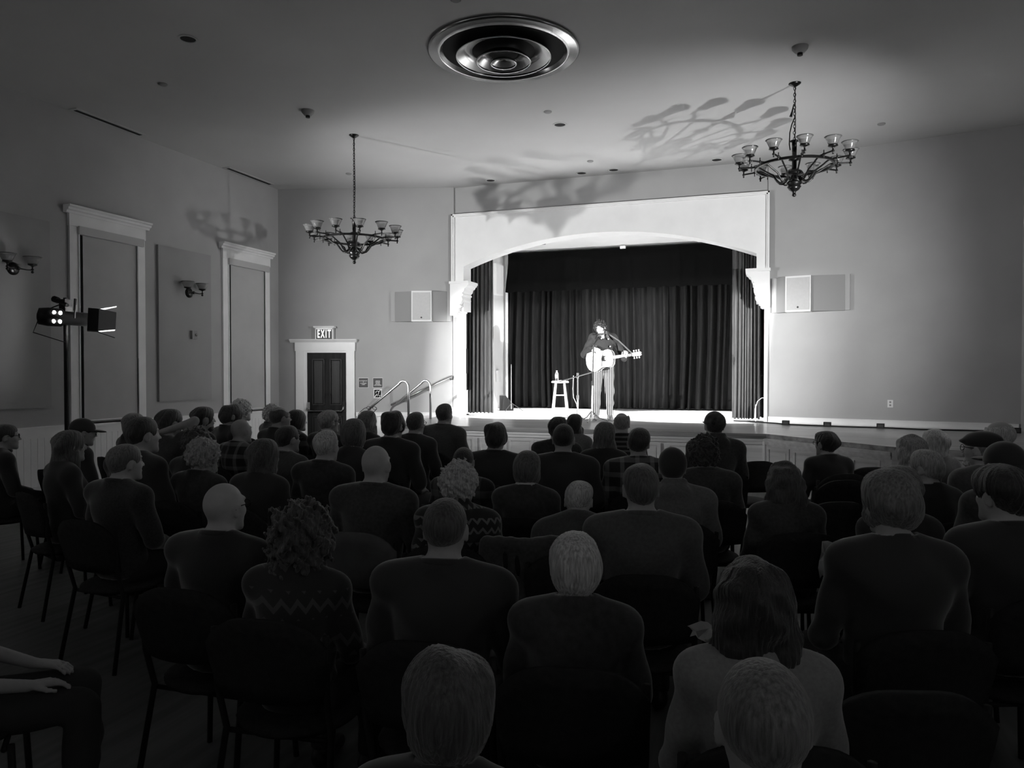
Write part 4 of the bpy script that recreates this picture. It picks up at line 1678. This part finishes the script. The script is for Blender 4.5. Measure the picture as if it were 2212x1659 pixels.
for j in range(5):
    fs.append((j, j + 1, K1 + j + 1, K1 + j))
    a = nb * 6 + j
    fs.append((a, K1 + a, K1 + a + 1, a + 1))
m.add(vs, fs)
cs['backrest'] = m.mesh('backrest', True)
lg = MB().tube([(.20, .18, .42), (.225, .20, 0)], .012, 8)
cs['leg_f'] = lg.mesh('leg', True)
lg = MB().tube([(.215, -.215, .80), (.212, -.20, .58), (.205, -.16, .42), (.23, -.24, 0)], .012, 8)
cs['leg_b'] = lg.mesh('leg', True)
cs['rail'] = MB().tube([(-.20, 0, .405), (.20, 0, .405)], .010, 8).mesh('seat_rail', True)
for k_, m_ in (('seat', 'chair_pad'), ('backrest', 'chair_pad'), ('leg_f', 'chair_frame'), ('leg_b', 'chair_frame'), ('rail', 'chair_frame')):
    cs[k_].materials.append(M[m_])


def chair(x, y, rz, lab, group, light=False):
    c = thing('stacking_chair', lab, 'chair', (x, y, 0), rz, group)
    link('seat', cs['seat'], None, c)
    link('backrest', cs['backrest'], M['chair_pad_light'] if light else None, c)
    for k_ in ('leg_f', 'leg_b'):
        link('leg', cs[k_], None, c)
        o = link('leg', cs[k_], None, c)
        o.scale = (-1, 1, 1)
    link('seat_rail', cs['rail'], None, c, (0, .16, 0))
    link('seat_rail', cs['rail'], None, c, (0, -.15, 0))
    return c


def person(px, py, d, lab, hair='short', hg=.05, skin='mid', top='black', topname='jacket', fem=False, b=1.0, yaw=0.0, face=None, glasses=False, hat=None,
           lean=0.0, hyaw=0.0, hpitch=0.0, hroll=0.0, arms='lap', hood=False, collar=True, seed=1, scale=None, beard=None, chairlab=None, lightchair=False, group='seated audience', sleeve=.97, white_collar=False):
    B = Body.get(fem=fem, b=b, lean=lean, hyaw=hyaw, hpitch=hpitch, hroll=hroll, arms=arms, hood=hood, collar=collar, sleeve=sleeve)
    P = at_depth(px, py, d)
    extra = {'short': .011, 'crop': .004, 'full': .021, 'bob': .02, 'longbob': .022, 'long': .018, 'wavy': .028, 'curly': .034, 'bigcurly': .045, 'tuft': .03,
             'spiky': .022, 'part': .018, 'fringe': .0, None: 0}.get(hair, 0)
    if hat:
        extra = {'cap': .018, 'flatcap': .012, 'beanie': .016}[hat]
    s = P[2] / (B.crown[2] + extra) if scale is None else scale
    s = min(max(s, .88), 1.07)
    fx = math.atan2(-(PERF[0] - P[0]), PERF[1] - P[1]) if face is None else face    # rotation about z so that +Y points at the musician
    rz = fx - math.radians(yaw)
    c, sn = math.cos(rz), math.sin(rz)
    hx, hy = B.crown[0] * s, B.crown[1] * s
    x0, y0 = P[0] - (c * hx - sn * hy), P[1] - (sn * hx + c * hy)
    z0 = P[2] - (B.crown[2] + extra) * s
    z0 = min(max(z0, -.03), .03) if abs(z0) > .001 else 0.0
    g = thing('person', lab, 'person', (x0, y0, max(z0, 0)), rz, group)
    g.scale = (s, s, s)
    link('body', B.skin, SKIN[skin], g)
    tp = link(topname, B.top, CLOTH[top], g)
    if not white_collar:
        link('collar', B.collar, CLOTH[top], tp)
    link('trousers', B.trousers, TROUS, g)
    for q in B.shoes:
        link('shoe', q, M['shoe'], g)
    mh = Matrix(B.RH.tolist()).to_4x4()
    mh.translation = Vector(B.H((0, 0, 0)))

    def on_head(nm, me, m_):
        o = link(nm, me, m_, g)
        o.matrix_local = mh
        return o
    near = d < 3.3
    if hair and not (hat in ('beanie',)):
        on_head('hair', get_hair(hair, seed if near else seed % 2, .0048 if near else .0065), hairmat(hg))
    if beard is not None:
        on_head('beard', get_hair('beard', 1, .006), hairmat(beard))
    if hat == 'cap':
        q = on_head('cap', HATS['cap'], CLOTH['camo'] if top == 'camo' or topname == 'hooded_jacket' else CLOTH['black'])
        on_head('cap_peak', HATS['peak'], CLOTH['black'])
    elif hat:
        on_head({'flatcap': 'flat_cap', 'beanie': 'beanie'}[hat], HATS[hat], CLOTH['black'])
    if glasses:
        go = on_head('glasses', GLASSES, None)
        if glasses == 'top':
            go.matrix_local = mh @ Matrix.Translation((0, -.035, .085)) @ Matrix.Rotation(.5, 4, 'X') @ Matrix.Scale(1.15, 4)
    if white_collar:
        pts = [B.T((.062 * math.cos(a), -.018 + .060 * math.sin(a), 1.108 - .012 * math.sin(a))) for a in [2 * math.pi * i / 20 for i in range(20)]]
        MB().tube(pts, .014, 8, closed=True).build('shirt_collar', 'plastic_white', g, smooth=True)
    chair(x0 - 0.0, y0, rz, chairlab or ('black chair under the ' + lab), 'chairs in the audience', lightchair)
    return g
# ---- audience: photo position of the crown, distance, look
A = person
# far left block, faces turned toward the stage
A(8, 915, 6.3, 'man with glasses and heavy brow cut by the left edge', 'short', .03, glasses=True, hyaw=.2)
A(146, 928, 5.3, 'woman with long straight hair in front of the lamp stand', 'long', .06, fem=True, yaw=8)
A(180, 903, 6.5, 'man in a dark baseball cap and glasses below the lamp', 'crop', .03, glasses=True, hat='cap', hyaw=.2, hpitch=.15)
A(287, 891, 7.4, 'round-headed person with smooth pale hair beside the raised elbow', 'bob', .12, fem=True)
A(303, 899, 4.95, 'young man in profile with a bare ear and dark hair', 'short', .02, skin='pale', hyaw=.2, b=1.03)
A(364, 882, 6.45, 'man holding one bare elbow up beside his head', 'full', .02, arms='raised', top='grey', topname='shirt')
A(436, 877, 7.35, 'dark haired bearded man in profile below the thermostat', 'full', .02, beard=.02, hyaw=.2)
A(424, 922, 5.75, 'person with rumpled dark hair behind the grey bearded man', 'tuft', .04, seed=2)
A(437, 945, 5.0, 'grey haired man with a pale beard', 'tuft', .28, skin='pale', beard=.4, top='dark', hyaw=.2, seed=3)
A(497, 872, 7.9, 'dark haired man hiding a white haired head', 'full', .03, hyaw=.2, seed=2)
A(520, 862, 8.8, 'person with fluffy white hair lit from the stage', 'tuft', .7, skin='pale', glasses=True, yaw=5)
A(519, 906, 6.7, 'bald man in a plaid shirt', None, top='plaid', topname='shirt', skin='mid', b=1.03)
A(266, 958, 4.4, 'heavy grey haired man in a denim jacket seen in profile', 'short', .10, skin='pale', top='denim', b=1.1, hyaw=.2)
A(481, 1044, 3.1, 'bald man with thin glasses and dark sweater', None, skin='pale', top='black', glasses=True, b=1.08, hyaw=.1)
# behind, toward the door
A(603, 879, 7.5, 'balding man with glasses seen in profile beside the door', 'fringe', .05, glasses=True, hyaw=.2, skin='mid')
A(588, 873, 9.4, 'grey curly haired person mostly hidden by a balding man', 'curly', .35)
A(639, 884, 7.9, 'woman with a short black bob in front of the door casing', 'bob', .015, fem=True, skin='pale', hyaw=.2, top='plaid2', topname='blouse')
A(709, 885, 7.6, 'man with spiky grey hair and glasses before the exit door', 'spiky', .25, glasses=True, hyaw=.2, skin='pale')
A(793, 886, 7.6, 'woman with long streaked hair and sunglasses on her head', 'long', .13, fem=True, skin='pale', glasses='top')
A(763, 903, 5.75, 'person with a smooth rounded bob in front of long hair', 'bob', .08, fem=True)
A(847, 885, 6.2, 'dark haired man below the nearer handrail', 'full', .015, b=1.08, seed=2, glasses=True)
A(897, 889, 7.1, 'short haired man between the dark haired man and grey jacket', 'short', .05, glasses=True)
A(959, 871, 7.9, 'man in a grey collared jacket sitting tall below the steps', 'short', .05, top='grey', b=1.12)
A(703, 928, 5.15, 'man with cropped white hair in a dark coat', 'short', .42, skin='pale', top='dark', b=1.02)
A(811, 963, 4.1, 'large bald man seen from behind at a grey covered chair', None, skin='pale', top='charcoal', b=1.1, lightchair=True)
A(619, 918, 5.9, 'man with flat dark hair looking toward the stage', 'short', .015, glasses=True, hyaw=.2, top='grey', topname='sweater')
A(568, 946, 4.8, 'woman with rumpled brown hair in front of the plaid man', 'longbob', .05, fem=True, hyaw=.2, b=1.1)
A(649, 1082, 2.75, 'woman with big curly hair in a bold patterned sweater', 'bigcurly', .04, fem=True, top='knit2', topname='sweater', b=1.15, seed=5)
A(1001, 966, 5.1, 'dark haired man with glasses behind the white curls', 'crop', .03, glasses=True, top='plaid2', topname='shirt', b=1.05)
A(991, 994, 3.8, 'man with tufted white hair in a patterned knit sweater', 'tuft', .38, skin='pale', top='knit', topname='sweater', seed=4, hood=True)
A(961, 1076, 2.55, 'man with thinning dark hair in a black jacket', 'crop', .05, top='black', b=1.12)
# centre
A(1070, 910, 5.7, 'man with a thick dark cap of hair and black coat', 'full', .015, top='black', b=1.1, seed=4)
A(1138, 972, 4.5, 'woman with a neat bob and white collar', 'bob', .07, fem=True, top='dark', topname='sweater', b=1.1, collar=False, white_collar=True)
A(1203, 899, 6.9, 'dark haired man below the wooden stool', 'full', .02, seed=3, top='dark')
A(1240, 893, 7.9, 'woman with long dark hair and a pale sweater', 'long', .012, fem=True, top='mid', topname='sweater')
A(1217, 915, 5.4, 'man with cropped dark hair and big ears', 'crop', .015, top='black', b=1.1)
A(1305, 910, 6.2, 'woman with shoulder length hair below the musician', 'longbob', .10, fem=True, top='black')
A(1343, 892, 7.3, 'man with a bald spot in a striped shirt', 'fringe', .22, skin='pale', top='stripe', topname='shirt')
A(1379, 923, 5.4, 'man with short dark hair in a plaid flannel shirt', 'short', .02, top='plaid', topname='shirt', b=1.1)
A(1453, 967, 4.35, 'man in a black beanie and grey hooded top', None, hat='beanie', top='mid', topname='hoodie', hood=True, b=1.12)
A(1521, 938, 5.05, 'person with dense dark curls beside the empty chairs', 'curly', .02, top='charcoal', b=1.08, seed=2)
A(1544, 888, 6.5, 'man in a mottled cap and dark hooded jacket', 'short', .03, hat='cap', top='charcoal', topname='hooded_jacket', hood=True, b=1.08)
A(1250, 1037, 3.9, 'white haired person bowed forward in a grey fleece', 'short', .55, skin='pale', top='grey', topname='fleece', lean=.42, hpitch=.35, b=1.08, arms='folded')
A(1385, 999, 3.3, 'man with short hair and large ears in a grey jacket', 'short', .06, top='grey', b=1.12, seed=2)
A(1243, 1146, 2.35, 'person with parted silver blond hair', 'part', .42, fem=True, skin='pale', top='dark', b=1.15, seed=3)
# right
A(1786, 930, 6.3, 'dark haired person with glasses alone before the angled apron', 'full', .012, glasses=True, hyaw=-.25, top='black', seed=3)
A(1696, 996, 4.1, 'woman with wide wavy brown hair between empty chairs', 'wavy', .05, fem=True, top='charcoal', b=1.15, seed=2)
A(1970, 938, 5.4, 'woman with long curly grey hair', 'wavy', .25, fem=True, skin='pale', seed=4, hyaw=-.2)
A(2021, 926, 6.0, 'woman with long straight blond hair', 'long', .38, fem=True, skin='pale', top='light', topname='sweater')
A(2004, 969, 4.35, 'person with cropped fair hair turned in profile', 'short', .30, skin='pale', fem=True, hyaw=-.5, top='black', collar=False, seed=2)
A(2126, 929, 4.65, 'bearded man in a flat cap and grey coat', 'crop', .2, hat='flatcap', glasses=True, skin='pale', hyaw=-.4, top='grey', topname='coat', beard=.35, b=1.1)
A(2160, 910, 5.4, 'bald headed man with white fringe at the right', 'fringe', .5, skin='pale')
A(2172, 953, 3.8, 'person in a black cap behind a dark shoulder', 'short', .02, hat='cap', top='charcoal', b=1.08)
A(2172, 1004, 3.0, 'dark haired man with a fair jaw at the right edge', 'full', .015, skin='pale', top='black', b=1.15, hyaw=-.2, seed=6)
A(1938, 1004, 3.5, 'person with soft hair mostly behind a short haired head', 'full', .10, fem=True, seed=7)
A(1926, 1014, 2.65, 'person with thick short hair and bare neck in a dark top', 'full', .12, skin='mid', fem=True, top='black', topname='sweater', b=1.2, collar=False, seed=8)
A(1630, 1207, 1.92, 'woman with long dark hair and a pale woollen sweater', 'wavy', .012, fem=True, top='light', topname='sweater', b=1.12, seed=9)
A(1652, 1429, 1.2, 'cropped balding head closest to the camera', 'crop', .12, skin='mid', top='charcoal', seed=10)
A(968, 1398, 1.38, 'dark parted hair at the bottom of the picture', 'part', .05, fem=True, top='black', seed=11)
A(-95, 1120, 2.6, 'person at the lower left with bare forearms and hands on lap', 'short', .03, top='black', face=-.75, sleeve=.2)

# ---- empty chairs: pixel of the top edge of the backrest
def empty_chair(px, py, lab, rz_off=0.0, light=False):
    d = (CAM_H - .86) * F_PX / (py - 802.0)
    P = at_depth(px, py, d)
    rz = math.atan2(-(PERF[0] - P[0]), PERF[1] - P[1]) + rz_off
    c, s = math.cos(rz), math.sin(rz)
    x, y = P[0] - (-s * -.285), P[1] - (c * -.285)
    return chair(x, y, rz, lab, 'chairs in the audience', light), x, y, rz


empty_chair(1640, 996, 'empty black chair showing against the white stage corner post')
empty_chair(1884, 1009, 'empty black chair below the angled apron panelling')
empty_chair(1829, 1037, 'empty black chair between the wavy hair and thick short hair')
empty_chair(1818, 1084, 'empty black chair directly in front of the thick short haired person', light=False)
empty_chair(1985, 1497, 'empty black chair in the lower right corner')
ec, ex_, ey_, er_ = empty_chair(1134, 1182, 'chair with a coat draped over its back')
S = Sdf()
for i in range(7):
    t = -1 + 2 * i / 6
    S.cap((.19 * t, -.275 + .03 * t * t, .865), (.20 * t, -.31 + .03 * t * t, .52), .030, .036, k=.04)
    S.cap((.19 * t, -.275 + .03 * t * t, .865), (.18 * t, -.20, .66), .026, .024, k=.04)
co = thing('draped_coat', 'dark coat draped over an empty chair beside the silver blond head', 'coat', (ex_, ey_, 0), er_)
link('coat_shell', S.mesh('coat_shell', .012, folds(.008, 21)), CLOTH['charcoal'], co)
S = Sdf().cap((.17, -.30, .84), (.25, -.33, .56), .040, .030, k=.03)
link('sleeve', S.mesh('sleeve', .012, folds(.006, 5)), CLOTH['charcoal'], co)

# papers and small bright things among the seats
for (px, py, d, w, h, lab, rz) in ((1788, 1212, 2.9, .03, .07, 'small crumpled paper tucked between two chairs', .3), (1528, 1368, 2.0, .05, .02, 'torn white paper beside the pale sweater', -.3)):
    P = at_depth(px, py, d)
    m = MB()
    n = 4
    vs = []
    for i in range(n + 1):
        for j in range(n + 1):
            vs.append((-w + 2 * w * i / n, .02 * math.sin(i * 2.1 + j * 1.3), -h + 2 * h * j / n + .01 * math.sin(j * 3 + i)))
    fs = [(i * (n + 1) + j, (i + 1) * (n + 1) + j, (i + 1) * (n + 1) + j + 1, i * (n + 1) + j + 1) for i in range(n) for j in range(n)]
    m.add(vs, fs)
    o = m.build('paper', 'plastic_white', loc=tuple(P), rz=rz)
    sm = o.modifiers.new('thickness', 'SOLIDIFY')
    sm.thickness = .001
    tag(o, lab, 'paper')

# ================================================================== THE MUSICIAN
pg = thing('person', 'standing musician in dark jacket and striped trousers playing guitar', 'person', (PERF[0], PERF[1], ZS), math.pi + .24)
neckp = np.array([.012, .01, 1.485])
RH = rotm('z', -.30) @ rotm('y', .30) @ rotm('x', -.10)
Hm = lambda p: neckp + RH @ (np.array(p, float) + np.array([0, .03, .085]))
sh = {1: np.array([.175, -.01, 1.395]), -1: np.array([-.175, -.01, 1.405])}
el = {1: np.array([.315, .02, 1.12]), -1: np.array([-.315, .10, 1.13])}
wrm = {1: np.array([.20, .215, 1.225]), -1: np.array([-.335, .365, 1.045])}


def p_torso(S, g):
    S.ell((0, 0, .93), (.150 + g, .112 + g, .13 + g * .5), k=.05)
    S.ell((0, .0, 1.10), (.130 + g, .100 + g, .16), k=.05)
    S.ell((0, -.005, 1.28), (.152 + g, .108 + g, .165), k=.05)
    for s in (-1, 1):
        S.cap((s * .03, -.01, 1.40), sh[s], .05 + g, .052 + g, k=.05)
        S.cap((s * .012, -.01, 1.455), (s * .13, -.01, 1.415), .036 + g, .034 + g, k=.05)


def p_arms(S, g, up=1.0):
    for s in (-1, 1):
        S.cap(sh[s], el[s], .050 + g, .041 + g, k=.03)
        S.cap(el[s], el[s] + (wrm[s] - el[s]) * up, .040 + g, .027 + g, k=.02)


def p_legs(S, g):
    for s, kx in ((-1, -.115), (1, .105)):
        S.cap((s * .085, 0, .90), (kx, .03, .50), .083 + g, .056 + g, k=.04)
        S.cap((kx, .03, .50), (kx * 1.02, .0, .30), .056 + g, .052 + g, k=.03)
        S.cap((kx * 1.02, .0, .30), (kx * 1.05, -.02, .09), .052 + g, .037 + g, k=.02)


S = Sdf()
p_torso(S, 0)
p_arms(S, 0)
p_legs(S, 0)
S.cap((.005, -.01, 1.40), Hm((0, -.018, -.06)), .058, .054, k=.03)
head_prims(S, Hm, RH)
hand_prims(S, wrm[1], (-.75, .10, -.30), 1, (.0, 1, .25), .30, 1.05)
hand_prims(S, wrm[-1], (-.25, .15, .95), -1, (0, 1.0, -.1), .95, 1.05)
for s, kx in ((-1, -.12), (1, .11)):
    S.cap((kx, -.03, .06), (kx * 1.15, .13, .035), .036, .028, k=.02)
link('body', S.mesh('body', .0065), SKIN['stage'], pg)
S = Sdf()
p_torso(S, .018)
p_arms(S, .015, .95)
S.cut(2, .80, -1)
S.cap((0, -.005, 1.46), Hm((0, .005, -.03)), .064, .075, k=.01, op='s')
S.ell((0, .10, 1.47), (.045, .08, .085), k=.01, op='s')
jacket = link('jacket', S.mesh('jacket', .008, folds(.008, 31)), mat('musician denim', .015, .85, var=.35, scale=60), pg)
S = Sdf()
for s in (-1, 1):
    S.cap((s * .05, .075, 1.485), (s * .085, .125, 1.385), .020, .022, k=.02)
    S.cap((s * .05, .075, 1.485), (s * .03, -.065, 1.495), .020, .018, k=.02)
link('collar', S.mesh('collar', .008), CLOTH['denim'], jacket)
for bx, bz in ((.078, 1.375), (-.085, 1.375), (.03, 1.385), (-.115, 1.25)):
    MB().ball((bx, .140, bz), .011, 10, (1, .5, 1)).build('button', 'plastic_white', jacket)
for s in (-1, 1):
    MB().box(min(-s * .11, -s * .02 - s * .11), max(-s * .11, -s * .02 - s * .11), .128, .136, 1.24, 1.27).build('pocket_flap', CLOTH['denim'], jacket)
    MB().tube([(s * .075, -.01, 1.462), (s * .165, -.01, 1.452)], .014, 6).build('epaulette', CLOTH['denim'], jacket)
S = Sdf()
S.ell((0, 0, .92), (.160, .120, .12), k=.05)
p_legs(S, .014)
S.cut(2, .095, -1)
tm = mat_stripes('striped trouser cloth', .010, .34, 34, .56, 0)
link('trousers', S.mesh('trousers', .008, folds(.004, 8)), tm, pg)
for s, kx in ((-1, -.12), (1, .11)):
    S = Sdf().cap((kx, -.04, .055), (kx * 1.18, .15, .042), .045, .036, k=.02).cap((kx, -.03, .06), (kx, -.02, .13), .045, .045, k=.02)
    S.cut(2, .002, -1).cut(2, .15, 1)
    link('boot', S.mesh('boot', .009), mat('boot leather', .16, .4), pg)
mh = Matrix(RH.tolist()).to_4x4()
mh.translation = Vector(Hm((0, 0, 0)))
o = link('hair', hair_mesh('tuft', 3, .005), mat('black curly hair', .008, .6), pg)
o.matrix_local = mh
for s in (-1, 1):
    o = MB().ball((s * .031, .0905, .009), .0065, 8, (1.5, .6, .7)).build('eye', 'black', pg)
    o.matrix_local = mh
    o = MB().tube([(s * .016, .101, .030), (s * .034, .099, .034), (s * .050, .086, .029)], .0035, 5).build('eyebrow', hairmat(.02), pg)
    o.matrix_local = mh
o = MB().tube([(-.02, .105, -.062), (0, .109, -.063), (.02, .105, -.062)], .003, 5).build('mouth', mat('lips', .16, .5), pg)
o.matrix_local = mh

pg.scale = (1.065, 1.065, 1.065)

# harmonica in a neck holder
hm = thing('harmonica', 'harmonica in a neck rack under the mouth', 'harmonica', (PERF[0], PERF[1], ZS), math.pi + .24)
fr = Matrix.Translation(Hm((0, .125, -.098)))
MB().box(-.055, .055, -.012, .012, -.010, .010, fr).build('comb', 'black', hm)
MB().tube([Hm((.055, .12, -.10)), (.10, .10, 1.42), (.09, -.02, 1.50), (0, -.07, 1.51), (-.09, -.02, 1.50), (-.10, .10, 1.42), Hm((-.055, .12, -.10))], .0035, 6).build('neck_wire', 'chrome', hm)

# guitar
gt = thing('acoustic_guitar', 'pale topped acoustic guitar hanging on the musician', 'guitar', (PERF[0], PERF[1], ZS), math.pi + .24)
GT = Matrix.Translation((.045, .215, 1.10)) @ Matrix.Rotation(math.radians(-26), 4, 'Z') @ Matrix.Rotation(math.radians(7), 4, 'Y') @ Matrix.Rotation(math.radians(4), 4, 'X')
# guitar-local x runs from tail to head and points to the player's left, so mirror it
FL = GT @ Matrix.Diagonal((-1, 1, 1, 1))
hw = [(-.262, 0), (-.258, .06), (-.24, .115), (-.21, .160), (-.17, .190), (-.12, .205), (-.07, .198), (-.02, .172), (.02, .150), (.055, .140), (.09, .140), (.13, .148),
      (.17, .150), (.205, .138), (.232, .108), (.245, .06), (.248, 0)]
loop = [(a, b) for a, b in hw] + [(a, -b) for a, b in hw[-2:0:-1]]
gb = MB().prism([(a, b) for a, b in loop], -.055, .045, axis=1, mtx=FL).build('guitar_body', 'guitar_side', gt)
MB().prism([(a * .985, b * .985) for a, b in loop], .045, .050, axis=1, mtx=FL).build('top_board', 'guitar_top', gt)
gl = [FL @ Vector((a, .046, b)) for a, b in loop]
MB().tube(gl, .005, 6, closed=True).build('binding', 'plastic_white', gt)
gl = [FL @ Vector((a, -.054, b)) for a, b in loop]
MB().tube(gl, .004, 6, closed=True).build('back_binding', 'plastic_white', gt)
RX = Matrix.Rotation(-math.pi / 2, 4, 'X')
MB().lathe([(.050, .0), (.0005, .0)], 28, FL @ Matrix.Translation((.09, .0515, 0)) @ RX).build('soundhole', 'black_matte', gt)
MB().lathe([(.052, 0), (.064, 0)], 28, FL @ Matrix.Translation((.09, .0512, 0)) @ RX).build('rosette', 'guitar_side', gt)
MB().prism([(.13, -.055), (.16, -.11), (.10, -.135), (.03, -.12), (.0, -.08), (.045, -.055), (.08, -.062)], .0515, .053, axis=1, mtx=FL).build('pickguard', 'guitar_neck', gt)
MB().box(-.115, -.075, .050, .058, -.075, .075, FL).build('bridge', 'guitar_side', gt)
MB().prism([(.10, -.028), (.60, -.022), (.60, .022), (.10, .028)], .050, .062, axis=1, mtx=FL).build('fingerboard', 'guitar_side', gt)
MB().prism([(.22, -.026), (.60, -.021), (.60, .021), (.22, .026)], .025, .050, axis=1, mtx=FL).build('neck', 'guitar_neck', gt)
fm = MB()
for k in range(14):
    x = .60 - .50 * (1 - 2 ** (-(k + 1) / 12.0)) * 1.28
    fm.box(x - .0018, x + .0018, .062, .064, -.024, .024, FL)
fm.build('frets', 'chrome', gt)
for k in (2, 4, 6, 8):
    x = .60 - .50 * (1 - 2 ** (-(k + .5) / 12.0)) * 1.28
    MB().box(x - .009, x + .009, .0622, .0634, -.014, .014, FL).build('inlay', 'plastic_white', gt)
hd_ = MB().prism([(.60, -.023), (.625, -.034), (.76, -.040), (.785, -.02), (.775, 0), (.785, .02), (.76, .040), (.625, .034), (.60, .023)], .030, .048, axis=1, mtx=FL)
hd_.build('headstock', 'guitar_side', gt)
for k in range(3):
    for s in (-1, 1):
        x = .645 + .045 * k
        t = MB().tube([FL @ Vector((x, .038, s * .034)), FL @ Vector((x, .038, s * .055))], .005, 6)
        t.ball(FL @ Vector((x, .038, s * .064)), .013, 10)
        t.build('tuner', 'plastic_white', gt, smooth=True)
st_ = MB()
for k in range(6):
    z = -.019 + .0076 * k
    st_.tube([FL @ Vector((-.095, .060, z * 1.4)), FL @ Vector((.60, .066, z))], .0009, 4)
st_.build('strings', 'chrome', gt)
MB().tube([FL @ Vector((.63, .03, 0)), (-.27, .22, 1.43), (-.13, .13, 1.53), (-.09, .04, 1.56), (-.02, -.13, 1.50), (.14, -.16, 1.28), (.25, -.04, 1.12), FL @ Vector((-.262, 0, 0))], .012, 6).build('strap', 'leather', gt)
hm.scale = (1.065, 1.065, 1.065)
